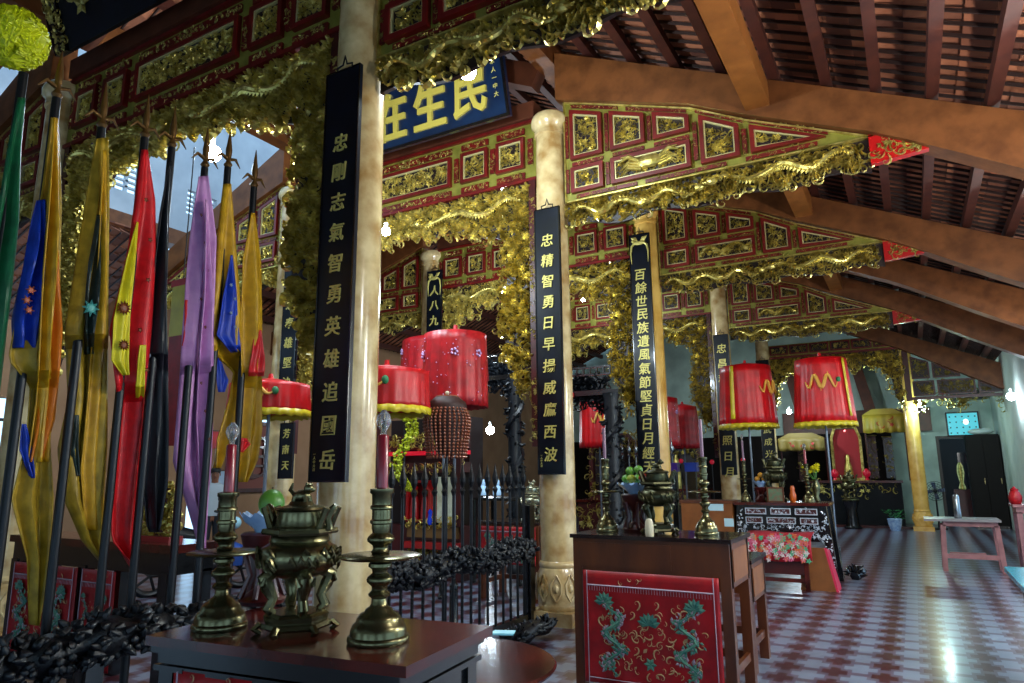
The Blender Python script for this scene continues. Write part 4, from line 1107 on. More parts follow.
o = MB().lathe([(.03, 0), (.034, .02), (.03, .1), (.02, .125), (.004, .13)], 16).build('white_candle_cup', mat('ivory_cup', 'cfc3a4', .4), None, True, (-1.8, 5.25, 1.12)); tag(o, 'small ivory cup standing before the dark bronze censer', 'cup')
cloth_table('lower plain brown table standing behind the red cloth table', -2.2, -1.25, 6.1, 6.72, .88, OAK, False, 0)
# donation chest
t = thing('donation_chest', 'orange brown wooden chest with two white labels, left of the inlaid altar table', 'chest', (-2.8, 10.95, 0))
MB().box(-.42, .36, 0, .5, .05, 1.12).build('body', OAKL, t); MB().box(-.44, .38, -.02, .52, 1.12, 1.16).build('lid', OAK, t)
MB().box(-.4, .36, .02, .48, 0, .05).build('plinth', OAK, t)
for x, z, w_, h_ in ((.1, 1.06, .13, .05), (.3, .84, .07, .06)): MB().box(x-w_, x+w_, -.006, 0, z-h_, z+h_).build('paper_label', mat('white_label', 'b8dce8', .5), t)

# ---------------------------------------------------------------- inlaid altar table
INLAY = mat('mother_of_pearl', 'b8c4d0', .25, .2, 'd8dce8', 30, coat=.5)
t = thing('inlaid_altar_table', 'black altar table with mother of pearl inlay and rosewood top on the right', 'table', (-1.76, 11.0, 0))
MB().box(-.66, .66, -.03, .72, 1.1, 1.14).build('tabletop', ROSE, t)
rg = random.Random(14)
body = MB().hexa([(-.6, 0, .72), (-.6, .66, .72), (.6, .66, .72), (.6, 0, .72)][::-1], [(-.58, 0, 1.1), (-.58, .66, 1.1), (.58, .66, 1.1), (.58, 0, 1.1)][::-1]).build('body', BLACK, t)
for a, c, z0, z1 in ((-.5, -.2, .97, 1.06), (-.14, .14, .97, 1.06), (.2, .5, .97, 1.06), (-.5, -.26, .84, .93), (-.2, .2, .84, .93), (.26, .5, .84, .93)):
    f = MB().ring([(a, z0), (c, z0), (c, z1), (a, z1)], .012, -.02, 0).build('inlaid_panel', INLAY, t)
    MB().prism([(a+.012, z0+.012), (c-.012, z0+.012), (c-.012, z1-.012), (a+.012, z1-.012)], -.008, 0).build('panel_ground', REDD, f)
    cv = MB(); carve(cv, [(a+.02, z0+.02), (c-.02, z0+.02), (c-.02, z1-.02), (a+.02, z1-.02)], -.01, 900, .02, .035, .006, rg, .3); cv.build('pearl_flowers', INLAY, f)
cv = MB(); carve(cv, [(-.58, .6), (.58, .6), (.58, .82), (-.58, .82)], -.005, 700, .02, .045, .012, rg, .2); 
ap = MB().box(-.59, .59, 0, .03, .6, .72).build('apron', BLACK, t); cv.build('pearl_scrolls', INLAY, ap)
for sx in (-1, 1):
    for sy in (0, 1):
        x = sx*.57; x2 = sx*.66; y = .02+sy*.6
        lg = MB().hexa([(x2-.05, y-.03, 0), (x2+.05, y-.03, 0), (x2+.05, y+.06, 0), (x2-.05, y+.06, 0)], [(x-.05, y-.03, 1.1), (x+.05, y-.03, 1.1), (x+.05, y+.06, 1.1), (x-.05, y+.06, 1.1)]).build('leg', BLACK, t)
        if sy == 0:
            cv = MB()
            for k in range(60):
                z = rg.uniform(.1, 1.05); xx = x2+(x-x2)*z/1.1; leaf(cv, xx+rg.uniform(-.03, .03), z, y-.031, .035, rg.uniform(0, 6), .006)
            cv.build('pearl_inlay', INLAY, lg)
# brocade bench in front
t = thing('brocade_bench', 'small dark bench under a bright red flowered brocade, before the inlaid altar', 'bench', (-1.76, 10.45, 0))
MB().box(-.4, .4, 0, .42, .6, .66).build('seat', ROSE, t)
for sx in (-1, 1):
    for sy in (0, 1): MB().box(sx*.36-.03, sx*.36+.03, .02+sy*.34, .08+sy*.34, 0, .6).build('leg', ROSE, t)
MB().box(-.36, .36, .03, .06, .1, .15).build('stretcher', ROSE, t); MB().box(-.34, .34, .04, .06, .2, .6).build('apron', REDD, t)
br = MB(); nx = 30
V = []; F = []
prof = [(-.03, .38), (-.035, .5), (-.035, .62), (-.02, .69), (.1, .72), (.3, .74), (.42, .74)]
for j, (yy, zz) in enumerate(prof):
    for i in range(nx+1): s = i/nx; V.append((-.45+.9*s, yy+.008*math.sin(s*30), zz+.01*math.sin(s*9+j)))
for j in range(len(prof)-1):
    for i in range(nx): a = j*(nx+1)+i; F.append((a, a+1, a+nx+2, a+nx+1))
c = br.add(V, F).build('brocade', mat('bright_red_brocade', 'b41024', .4), t, True); c.modifiers.new('thickness', 'SOLIDIFY').thickness = .015
cols = [mat('brocade_white', 'd8c8c8', .4), mat('brocade_green', '4ca87c', .4), mat('brocade_orange', 'd86a38', .4), mat('brocade_pink', 'd85a80', .4)]
for q in range(4):
    f = MB()
    for k in range(40):
        x = rg.uniform(-.43, .43); z = rg.uniform(.39, .72)
        for p_ in range(5): leaf(f, x, z, -.045, rg.uniform(.03, .05), p_*1.26+x*9, .008)
    f.build(('white_blossoms', 'green_leaves', 'orange_blossoms', 'pink_blossoms')[q], cols[q], c)
for lb, x, mm in (('slanted orange wooden side board leaning right of the brocade bench', -1.3, 1), ('slanted wooden side board left of the brocade bench', -2.42, -1)):
    t = thing('side_board', lb, 'board', (x, 10.55, 0))
    MB().hexa([(-.2, 0, 0), (.24, 0, 0), (.24, .04, 0), (-.2, .04, 0)], [(-.17, .02, .56), (.13, .02, .56), (.13, .06, .56), (-.2, .06, .56)]).build('panel', OAKL, t)
    MB().hexa([(.24, 0, 0), (.27, 0, 0), (.27, .4, 0), (.24, .4, 0)], [(.13, .02, .56), (.16, .02, .56), (.16, .4, .5), (.13, .4, .5)]).build('side_face', mat('pink_red_paint', 'd0284c', .4) if mm > 0 else OAKL, t)
# things on the inlaid table
candlestick('slender silver candlestick at the left end of the inlaid altar table', (-2.3, 11.3, 1.14), 'slim candlesticks on the inlaid table', mat('violet_wax', '8a6a80', .4), .3).scale = (.7, .7, 1)
candlestick('brass candlestick with a red candle at the right end of the inlaid altar table', (-1.4, 11.3, 1.14), 'slim candlesticks on the inlaid table').scale = (.8, .8, .9)
censer('dark censer in the middle of the inlaid altar table', (-1.86, 11.35, 1.14), BRASSD).scale = (.95, .95, 1.15)
fruitbowl('blue bowl of orange fruit on the inlaid altar table', (-2.07, 11.35, 1.14), 1, .12, .22)
for lb, dx, dy, dz in (('left', -.05, 0, 0), ('right', .05, .02, 0), ('top', 0, 0, .06)): fruit('orange fruit, %s of the three in the blue bowl on the inlaid table' % lb, (-2.07+dx, 11.35+dy, 1.14+.34+dz), .042, FORANGE, 'oranges in the blue bowl')
t = thing('framed_tablet', 'small red and green framed picture leaning against the censer on the inlaid table', 'picture', (-1.83, 11.12, 1.14))
MB().ring([(-.12, 0), (.12, 0), (.12, .22), (-.12, .22)], .02, -.02, 0).build('frame', OAK, t); MB().box(-.1, .1, -.01, 0, .02, .2).build('picture', mat('faded_print', '7a5a48', .5, 0, '4a7a58', 20), t)
t = thing('joss_vase', 'orange vase beside the flower vase on the inlaid table', 'vase', (-1.6, 11.2, 1.14))
MB().lathe([(.03, 0), (.045, .03), (.05, .1), (.03, .17), (.035, .2), (.022, .24)], 16).build('body', mat('orange_glaze', 'c85a18', .25, coat=.5), t, True)
t = thing('flower_vase', 'vase of yellow chrysanthemums at the right end of the inlaid altar table', 'vase', (-1.3, 11.45, 1.14))
MB().lathe([(.04, 0), (.05, .02), (.03, .08), (.055, .18), (.06, .24), (.035, .3), (.045, .33)], 18).build('body', BRASS, t, True)
rg = random.Random(15); st = MB(); fl = []
for k in range(9):
    a = rg.uniform(0, 6.28); r = rg.uniform(.03, .15); z = rg.uniform(.4, .54); q = (r*math.cos(a), r*math.sin(a)*.7, z)
    st.tube([(0, 0, .3), (q[0]*.5, q[1]*.5, .38), q], .005, 4)
    f = MB()
    for p_ in range(26):
        zz = rg.uniform(-.3, 1); b_ = rg.uniform(0, 6.28); s = math.sqrt(max(0, 1-zz*zz)); d = Vector((s*math.cos(b_), s*math.sin(b_), zz)); f.tube([Vector(q), Vector(q)+d*.045], [.012, .004], 4)
    fl.append(f)
s_ = st.build('stems', mat('leaf_green', '3a6a24', .6), t)
for f in fl: f.build('blossom', mat('yellow_petals', 'd8cc10', .5), t)
# carved black foot by the parasol pole
lp = MB(); rg = random.Random(19); lp.tube([(0, -.1, .05), (.05, .05, .1), (0, .2, .07)], [.07, .1, .05], 8)
for i in range(60):
    a = rg.uniform(0, PI); y = rg.uniform(-.1, .2); q = Vector((.08*math.cos(a), y, .06+.07*math.sin(a))); d = Vector((math.cos(a), rg.uniform(-1, 1), math.sin(a))).normalized()*rg.uniform(.05, .1)
    lp.tube([q, q+d*.6, q+d], [.02, .016, .004], 5)
tag(lp.build('dragon_carving', BLACK, None, True, (-.92, 11.9, 0)), 'small black carved dragon on the floor beside the rightmost parasol pole', 'carving')

# ---------------------------------------------------------------- right side tables
PINKW = mat('worn_pink_wood', 'a87070', .45, 0, '8a5a5a', 6)
t = thing('side_table', 'worn pinkish wooden table with a low stretcher near the right edge of the floor', 'table', (.68, 13.45, 0))
MB().box(-.62, .42, -.1, .62, .78, .815).build('tabletop', mat('grey_worn_top', '8a8484', .3), t)
MB().box(-.36, .38, 0, .5, .7, .78).build('apron', PINKW, t)
for sx in (-.36, .36):
    for sy in (0, .46): MB().hexa([(sx*1.1-.035, sy, 0), (sx*1.1+.035, sy, 0), (sx*1.1+.035, sy+.06, 0), (sx*1.1-.035, sy+.06, 0)], [(sx-.035, sy, .72), (sx+.035, sy, .72), (sx+.035, sy+.06, .72), (sx-.035, sy+.06, .72)]).build('leg', PINKW, t)
MB().box(-.36, .36, .01, .05, .2, .27).build('stretcher', PINKW, t); MB().box(-.3, .2, .44, .48, .22, .26).build('stretcher', PINKW, t)
t = thing('shelf_cabinet', 'pink wooden shelf table crowded with red offerings at the right edge', 'table', (1.75, 14.2, 0))
MB().box(-.4, .36, -.05, .6, .98, 1.02).build('tabletop', PINKW, t); MB().box(-.36, .32, 0, .55, .88, .98).build('apron', PINKW, t)
for sx in (-.32, .28):
    for sy in (0, .5): MB().box(sx-.04, sx+.04, sy, sy+.06, 0, .9).build('leg', PINKW, t)
MB().box(-.32, .28, 0, .56, .3, .33).build('shelf', PINKW, t)
for k, (x, m_, lb) in enumerate(((1.42, SILKC, 'red cloth covered jar, first from the left on the pink shelf table'), (1.66, PORC, 'blue and white porcelain jar in the middle of the pink shelf table'), (1.9, SILKR, 'red jar, right of the porcelain one on the pink shelf table'))):
    t = thing('offering_jar', lb, 'jar', (x, 14.4, 1.02))
    MB().lathe([(.06, 0), (.09, .04), (.1, .12), (.07, .2), (.05, .22)], 20).build('body', m_, t, True); MB().lathe([(.055, .21), (.06, .24), (.02, .27), (.015, .29)], 16).build('lid', m_, t, True)
t = thing('cyan_table', 'table with a glossy top coloured cyan for reflected sky, cut by the right edge', 'table', (1.12, 6.55, 0))
MB().box(-.55, .6, -.6, .7, .76, .8).build('tabletop', mat('cyan_sky_reflection', '2f9fc0', .15, coat=.6), t); MB().box(-.45, .55, -.5, .6, .68, .76).build('apron', BLACK, t)  # sky reflection put into the colour of a dark glossy top
for sx in (-.42, .5):
    for sy in (-.48, .55): MB().box(sx-.035, sx+.035, sy-.035, sy+.035, 0, .7).build('leg', BLACK, t)
# potted plant, fan
t = thing('potted_plant', 'small green plant in a blue and white pot beside the golden brown far column', 'plant', (-.58, 21.6, 0))
MB().lathe([(.16, 0), (.18, .05), (.24, .25), (.25, .36), (.27, .4), (.25, .42), (.23, .4)], 24).build('pot', PORC, t, True)
lf = MB(); rg = random.Random(22)
for k in range(70):
    a = rg.uniform(0, 6.28); r = rg.uniform(.05, .34); z = rg.uniform(.42, .72); p = Vector((r*math.cos(a), r*math.sin(a), z)); d = Vector((math.cos(a)*.12, math.sin(a)*.12, .03)); s = Vector((-math.sin(a), math.cos(a), 0))*.04
    lf.add([p, p+d*.5+s, p+d, p+d*.5-s, p+d*.5+Vector((0,0,.012))], [(0,1,4),(1,2,4),(2,3,4),(3,0,4),(0,3,2,1)])
lf.build('leaves', mat('pot_leaves', '1f7a38', .5), t)
[o for o in COL.objects if o.name == 'potted_plant'][0].scale = (.7, .7, .75)
t = thing('standing_fan', 'dark round standing fan between the far column and the doorway', 'fan', (.45, 22.6, 0))
MB().lathe([(.2, 0), (.2, .03), (.03, .05), (.02, .9)], 20).build('stand', IRON, t, True)
cg = MB()
for r in (.08, .14, .2, .26): cg.tube([(r*math.cos(2*PI*k/20), -.05, 1.02+r*math.sin(2*PI*k/20)) for k in range(21)], .006, 4)
for k in range(16): cg.tube([(0, -.07, 1.02), (.26*math.cos(2*PI*k/16), -.05, 1.02+.26*math.sin(2*PI*k/16))], .004, 4)
cg.build('cage', IRON, t)
bl = MB()
for k in range(4):
    a = k*PI/2; u = Vector((math.cos(a), 0, math.sin(a))); v = Vector((-math.sin(a), 0, math.cos(a))); o_ = Vector((0, -.02, 1.02))
    bl.add([o_, o_+u*.1+v*.06, o_+u*.23+v*.08+Vector((0,.02,0)), o_+u*.23-v*.02+Vector((0,-.01,0)), o_+u*.1-v*.03], [(0,1,2,3,4)])
bl.build('blades', mat('fan_blue', '3a4a6a', .4), t); MB().ball((0, 0, 1.02), .06, 10, 8, (1, 1.5, 1)).build('motor', IRON, t, True)
# screen, cabinet, bag, air conditioner
t = thing('wall_screen', 'lit cyan screen in a black frame above the dark doorway', 'screen', (1.4, 24.55, 2.56))
t.rotation_euler = (0, math.radians(0), 0)
MB().ring([(-.42, 0), (.42, 0), (.42, .72), (-.42, .72)], .04, -.05, .03).build('frame', IRON, t)
MB().box(-.38, .38, -.03, .0, .04, .68).build('display', mat('cyan_display', '3fb8c8', .4, emit='50c8d8', estr=.55), t)
dd = MB(); rg = random.Random(30)
for i in range(5):
    for j in range(4): dd.ball((-.32+i*.16, -.03, .1+j*.16), .022, 8, 5, (1, .2, 1))
dd.build('icon', mat('dark_icon', '123a48', .5), t); MB().ball((.08, -.035, .42), .07, 12, 6, (1, .15, 1.2)).build('white_figure', mat('lit_white', 'e8ffff', .5, emit='e8ffff', estr=1.5), t)
t = thing('air_conditioner', 'dark wall unit hanging above the cyan screen', 'air conditioner', (1.6, 24.35, 3.62))
MB().box(-.45, .45, 0, .24, 0, .24).build('casing', mat('dark_unit', '1c2226', .4), t); MB().box(-.4, .4, -.012, 0, .03, .07).build('vent_louvre', IRON, t)
t = thing('tall_cabinet', 'dark tall cabinet right of the doorway with a white bag on top', 'cabinet', (1.76, 23.3, 0))
MB().box(-.42, .36, 0, .7, .08, 2.55).build('body', mat('black_brown_cabinet', '0c0908', .6, spec=.2), t); MB().box(-.4, .34, .02, .68, 0, .08).build('plinth', BLACK, t)
for x0, x1 in ((-.4, -.04), (-.02, .34)):
    dr = MB().box(x0, x1, -.02, 0, .12, 2.5).build('door', mat('black_brown_cabinet', '0c0908', .6, spec=.2), t); MB().box(x1-.06, x1-.04, -.04, -.02, 1.2, 1.35).build('handle', BRASS, dr)
mb = MB().ball((0, 0, .09), .12, 14, 8, (2.6, 1.4, .75)).ball((.12, 0, .14), .08, 10, 6, (1.8, 1.4, .7)); tag(mb.build('white_bag', mat('white_plastic_bag', 'c8d8d8', .5), None, True, (1.74, 23.6, 2.55)), 'white stuffed bag lying on top of the dark tall cabinet', 'bag')
o = MB().lathe([(.05, 0), (.055, .02), (.05, .35), (.03, .38)], 14).build('steel_flask', mat('steel', '8a949a', .25, .9), None, True, (.55, 13.7, .815)); tag(o, 'tall steel flask standing on the worn pinkish table', 'flask')
# dark clutter inside the passage
t = thing('passage_altar', 'dim altar with small red lights inside the dark doorway', 'altar', (1.6, 25.2, 0))
MB().box(-.6, .6, 0, .5, 0, 1.0).build('body', REDD, t)
for k, x in enumerate((-.1, .12)): MB().ball((x, -.03, 1.9), .03, 8, 6).build('red_light', mat('red_glow', 'ff2030', .4, emit='ff2040', estr=6), t)
MB().box(-.4, .4, .3, .5, 1.0, 2.1).build('reredos', BLACK, t)
MB().lathe([(.09, 1.0), (.1, 1.04), (.05, 1.2), (.1, 1.5), (.08, 1.7), (.03, 1.8)], 14, (-.38, 0, 0)).build('statue', GOLDD, t, True)
# ---------------------------------------------------------------- far altar of the right aisle
t = thing('far_altar', 'wide dark altar at the end of the right aisle', 'altar', (-1.5, 22.6, 0))
MB().box(-1.3, 1.15, 0, .8, .06, 1.24).build('body', mat('blue_black_wood', '070c12', .6, spec=.2), t); MB().box(-1.36, 1.2, -.05, .85, 1.24, 1.3).build('tabletop', REDD, t); MB().box(-1.5, 1.35, -.25, .9, 0, .06).build('step', REDD, t)
cv = MB(); rg = random.Random(50); carve(cv, [(-1.2, .9), (1.05, .9), (1.05, 1.2), (-1.2, 1.2)], -.0, 60, .08, .14, .03, rg, .2); cv.build('carved_frieze', GOLDD, t)
t = thing('red_shrine', 'glowing red shrine niche with a gold figure on the far altar', 'shrine', (-1.68, 23.0, 1.305))
MB().prism([(-.36, 0), (.36, 0), (.36, 1.2), (.25, 1.5), (-.25, 1.5), (-.36, 1.2)], .1, .2).build('back_panel', mat('red_shrine_cloth', '8a0814', .4, emit='c01020', estr=.06), t)
MB().ring([(-.42, 0), (.42, 0), (.42, 1.25), (.3, 1.6), (-.3, 1.6), (-.42, 1.25)], .07, -.05, .12).build('frame', GOLDD, t)
MB().lathe([(.12, .1), (.14, .15), (.1, .4), (.06, .55), (.07, .65), (.03, .75)], 14, (0, 0, 0)).build('gold_figure', GOLD, t, True)
MB().ball((0, -.05, 1.45), .03, 8, 6).build('lamp', mat('red_glow2', 'ff8080', .4, emit='ff7070', estr=4), t)
censer('bronze censer standing on the floor before the far altar', (-1.62, 21.9, .75), BRASS).scale = (1.3, 1.3, 1.3)
o = MB().lathe([(.22, 0), (.24, .04), (.18, .08), (.14, .5), (.2, .7), (.22, .75)], 18).build('censer_stand', BLACK, None, True, (-1.62, 21.9, 0)); tag(o, 'round black stand under the bronze censer before the far altar', 'stand')
for x, lb in ((-2.05, 'left'), (-1.2, 'right')):
    t = thing('red_offering_lamp', 'small red lotus lamp on the far altar, %s of the shrine niche' % lb, 'lamp', (x, 22.8, 1.3))
    MB().lathe([(.05, 0), (.06, .03), (.03, .08), (.1, .16), (.11, .24), (.03, .34)], 14).build('shade', mat('red_lamp', 'b01028', .3, emit='e01840', estr=.12), t, True); MB().lathe([(.07, -.0), (.07, .015)], 12).build('base', GOLDD, t)
def canopy(label, x, y, z, w_, h_, m):
    t = thing('altar_canopy', label, 'canopy', (x, y, z)); n = 40; V = []; F = []
    for j in range(5):
        for i in range(n+1): s = i/n; V.append((-w_/2+w_*s, -.04*math.sin(s*30)*j/4, h_-h_*j/4-(.03*abs(math.sin(s*12)) if j == 4 else 0)))
    for j in range(4):
        for i in range(n): a = j*(n+1)+i; F.append((a, a+1, a+n+2, a+n+1))
    c = MB().add(V, F).build('valance', m, t, True); c.modifiers.new('thickness', 'SOLIDIFY').thickness = .012
    MB().prism([(-w_/2, h_), (w_/2, h_), (w_/4, h_+.16), (-w_/4, h_+.16)], 0, .6).build('roof_cloth', m, t)
    for s in (-1, 1): MB().tube([(s*w_*.48, .45, 1.3-z), (s*w_*.48, .3, h_)], .02, 8).build('post', REDD, t)
    cv = MB(); carve(cv, [(-w_*.3, h_*.3), (w_*.3, h_*.3), (w_*.3, h_*.8), (-w_*.3, h_*.8)], -.05, 40, .06, .1, .01, random.Random(int(x*10)), .4); cv.build('embroidery', SILKC, c)
canopy('dull gold canopy cloth above the far altar beside the golden brown column', -.62, 22.4, 2.66, 1.05, .5, mat('dull_gold_cloth', 'a8922c', .5))
canopy('dull gold canopy cloth lower between the two right red parasols', -2.85, 22.4, 2.2, 1.3, .35, mat('dim_gold_cloth', '6a5a20', .6))
for x, z0, h_, lb, m_ in ((-3.1, 1.3, 1.0, 'dark red scroll hanging behind the inlaid table, left of the far altar', REDD), (-.62, 1.35, 1.25, 'black scroll hanging right of the red shrine niche', BLACK), (-1.05, 1.35, 1.3, 'dark red scroll with gilt edging right beside the red shrine niche', REDD)):
    t = thing('hanging_scroll', lb, 'scroll', (x, 24.3, z0)); MB().box(-.12, .12, -.01, .02, 0, h_).build('cloth', m_, t); MB().tube([(-.15, 0, h_), (.15, 0, h_)], .02, 6).build('rod', GOLDD, t); cv = MB(); carve(cv, [(-.1, .05), (.1, .05), (.1, h_-.05), (-.1, h_-.05)], -.012, 150, .05, .08, .01, random.Random(3), .2); cv.build('embroidery', GOLDD, t)
struct(MB().box(-3.6, .6, 24.35, 24.45, 2.75, 3.45).build('trim_rear_beam', WOODD))

for x_ in (-3.0, -1.0): struct(MB().hexa([(x_-.16, 24.2, 3.45), (x_+.16, 24.2, 3.45), (x_+.16, 24.34, 3.45), (x_-.16, 24.34, 3.45)], [(x_-.5, 24.2, 5.2), (x_-.18, 24.2, 5.2), (x_-.18, 24.34, 5.2), (x_-.5, 24.34, 5.2)]).build('trim_rear_post', WOODD))
# ---------------------------------------------------------------- black carved dragon portals around the nave altars
def dragon_portal(label, x0, x1, y, h, seed):
    t = thing('dragon_portal', label, 'portal', (x0, y, 0)); W = x1-x0; rg = random.Random(seed)
    for x in (0, W):
        mb = MB().lathe([(.15, 0), (.17, .05), (.14, .12), (.12, .2), (.11, h-.1), (.14, h)], 12, (x, 0, 0))
        pts = [(x+.12*math.cos(k*.5), .12*math.sin(k*.5), .15+k*(h-.25)/44) for k in range(45)]
        mb.tube(pts, .05, 6)
        for k in range(200):
            a = rg.uniform(0, 6.28); z = rg.uniform(.1, h); q = Vector((x+.12*math.cos(a), .12*math.sin(a), z)); d = Vector((math.cos(a), math.sin(a), rg.uniform(-.8, .8))).normalized()*rg.uniform(.04, .1)
            mb.tube([q, q+d*.6, q+d], [.022, .016, .004], 4)
        mb.build('dragon_pillar', FENCEM, t, True)
    tp = MB().box(-.15, W+.15, -.08, .08, h-.02, h+.06).build('lintel', BLACK, t)
    cv = MB(); carve(cv, [(0, h-.4), (W, h-.4), (W, h+.3), (0, h+.3)], 0, 420, .07, .13, .1, rg, .08, test=lambda u, v: abs(u-W/2) < W/2 and v > h-.12-.28*(abs(u-W/2)/(W/2))**2 and v < h+.3-.2*abs(u-W/2)/W)
    cv.box(.1, W-.1, .0, .05, h-.1, h+.28); cv.build('carved_crest', FENCEM, t); MB().ball((W*.3, -.12, h+.0), .06, 10, 8).build('red_pearl', SILKR, t)
    # lattice gallery on top
    g = MB().box(0, W, -.02, .02, h+.42, h+.45).box(0, W, -.02, .02, h+.3, h+.33)
    for k in range(9): g.box(W*k/8-.012, W*k/8+.012, -.015, .015, h+.3, h+.45)
    g.build('lattice_gallery', BLACK, t)
dragon_portal('black carved dragon portal in the nave seen just left of the second column', -7.05, -5.78, 10.2, 3.2, 61)
dragon_portal('black carved dragon portal between the second and third columns', -4.85, -3.95, 10.0, 2.8, 62)

# ---------------------------------------------------------------- nave altar behind the fence
t = thing('nave_altar', 'red and gold altar shrine with small statues behind the fence', 'altar', (-7.0, 9.0, 0))
REDM = mat('lit_red_lacquer', 'a01418', .35, coat=.4)
MB().box(-.75, .95, 0, .7, 0, .25).build('plinth', REDD, t)
MB().box(-.7, .9, .1, .7, .25, .8).build('body', REDD, t)
rg = random.Random(70)
MB().box(-.1, .85, .02, .1, .62, .8).build('bronze_shelf', mat('bronze_shelf', '7a5a34', .4, .3), t)
MB().box(-.1, .92, -.05, .1, .46, .56).build('red_shelf', REDM, t)
cv = MB(); carve(cv, [(-.1, .25), (.9, .25), (.9, .44), (-.1, .44)], .08, 300, .05, .08, .04, rg, .2); cv.build('base_carving', GOLDD, t)
MB().box(-.7, .9, .3, .7, .8, 2.5).build('back_case', MAROON, t)
for z0, z1, nm in ((1.62, 1.78, 'middle_frieze'), (2.0, 2.22, 'upper_frieze')):
    fz = MB().box(-.72, .92, .05, .3, z0, z1).build(nm, REDD, t); cv = MB(); carve(cv, [(-.7, z0+.02), (.9, z0+.02), (.9, z1-.02), (-.7, z1-.02)], .05, 320, .05, .08, .03, rg, .2); cv.build('gilt_carving', GOLD, fz)
MB().box(-.72, .92, .02, .3, 1.9, 1.96).build('red_light_strip', mat('red_strip', 'd01028', .4, emit='e01030', estr=.35), t)
MB().ring([(-.12, .85), (.36, .85), (.36, 1.35), (.24, 1.5), (0, 1.5), (-.12, 1.35)], .04, .0, .3).build('niche_frame', REDM, t)
MB().prism([(-.1, .85), (.34, .85), (.34, 1.35), (.22, 1.48), (.02, 1.48), (-.1, 1.35)], .22, .3).build('niche_back', REDM, t)
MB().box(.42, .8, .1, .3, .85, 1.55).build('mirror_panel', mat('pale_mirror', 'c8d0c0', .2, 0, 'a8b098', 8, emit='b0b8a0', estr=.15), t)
cv = MB(); carve(cv, [(-.15, .8), (.85, .8), (.85, .92), (-.15, .92)], -.02, 380, .05, .08, .04, rg, .2); cv.build('gilt_railing', GOLD, t)
for x in (-.72, .88): MB().box(x-.05, x+.05, .0, .1, .8, 2.4).build('side_post', REDD, t)
for k, x in enumerate((-7.0, -6.78)):
    s = thing('altar_statue', ('left', 'right')[k]+' gold faced statue in a red robe in the red niche behind the fence', 'statue', (x, 9.08, .87))
    MB().lathe([(.08, 0), (.085, .1), (.07, .3), (.05, .38)], 14).build('robe', REDM, s, True); MB().ball((0, 0, .44), .05, 10, 8, (1, 1, 1.2)).build('head', GOLD, s, True); MB().lathe([(.05, .48), (.055, .52), (.02, .56)], 10).build('crown', SILKR, s, True)
o = MB().lathe([(.03, 0), (.05, .05), (.03, .15), (.04, .2), (.01, .24)], 12).build('blue_vase', mat('blue_glaze', '1838c8', .2, coat=.5), None, True, (-6.62, 8.98, .82)); tag(o, 'small bright blue vase at the foot of the red niche', 'vase')
# yellow flower garland left of the niche
g = MB(); rg = random.Random(72)
p0 = P(405, 415, Y=6.6); 
for k in range(260):
    u = rg.random(); px = 404+8*math.sin(u*7)+rg.uniform(-7, 7)*(1-.4*u); py = 412+78*u; q = P(px, py, Y=6.6+rg.uniform(-.06, .06)); d = Vector((rg.uniform(-1, 1), rg.uniform(-1, 1), rg.uniform(-1, .6))).normalized()*.035
    g.tube([q, q+d], [.02, .006], 4)
g.v = [(v[0]-p0.x, v[1]-6.6, v[2]) for v in g.v]
t = thing('flower_garland', 'yellow green cloth flower garland hanging under the low red parasol', 'garland', (p0.x, 6.6, 0)); g.build('petals', mat('lemon_cloth', 'b8c014', .5), t); MB().tube([(0, .0, 0), (0, 0, 2.25)], .012, 6).build('pole', IRON, t)
# two pale bottles, altar table right, weapons rack
for k, px in enumerate((483, 497)):
    q = P(px, 490, Y=9.3); t = thing('white_bottle', ('left', 'right')[k]+' of two pale blue bottles glowing behind the fence pickets', 'bottle', (q.x, 9.3, q.z-.08))
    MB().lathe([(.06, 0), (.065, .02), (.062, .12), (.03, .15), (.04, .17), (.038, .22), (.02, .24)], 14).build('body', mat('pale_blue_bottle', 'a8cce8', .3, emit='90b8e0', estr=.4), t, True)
zz = P(490, 492, Y=9.3).z-.1
t = thing('nave_side_table', 'dark table carrying the two pale bottles behind the fence', 'table', (-5.55, 9.25, 0)); MB().box(-.4, .5, -.2, .5, zz-.02, zz+.02).build('tabletop', BLACK, t)
for sx in (-.35, .45):
    for sy in (-.15, .45): MB().box(sx-.03, sx+.03, sy-.03, sy+.03, 0, zz-.02).build('leg', BLACK, t)
cloth_table('dark table with a red flowered cloth behind the fence, left of the second column', -5.1, -4.2, 8.0, 8.6, .98, OAK, False, 0)
o = [c for c in COL.objects if c.get('label', '').startswith('dark table with a red flowered')][0]
embroider(o, -.42, .42, .45, .92, -.03, 77)
censer('pale silver censer on the flowered table, just left of the second column', (-4.45, 8.3, .98), mat('old_silver', 'a8a890', .25, .9)).scale = (.8, .8, .8)
t = thing('weapon_rack', 'rack of silver ceremonial lances between the third and fourth columns', 'rack', (-4.35, 12.75, 0))
MB().box(-.6, .6, -.05, .05, .9, 1.0).build('top_rail', BLACK, t); MB().box(-.6, .6, -.08, .08, 0, .12).build('foot_rail', BLACK, t)
for x in (-.55, .55): MB().box(x-.04, x+.04, -.04, .04, .1, .95).build('post', BLACK, t)
for k in range(8):
    l = MB().tube([(-.5+k*.14, 0, .1), (-.5+k*.14, 0, 1.9)], .014, 8).lathe([(.014, 1.88), (.04, 1.92), (.02, 1.96), (.045, 2.02), (.02, 2.1), (.002, 2.24)], 8, (-.5+k*.14, 0, 0)).build('lance', mat('steel', '8a949a', .25, .9), t, True)
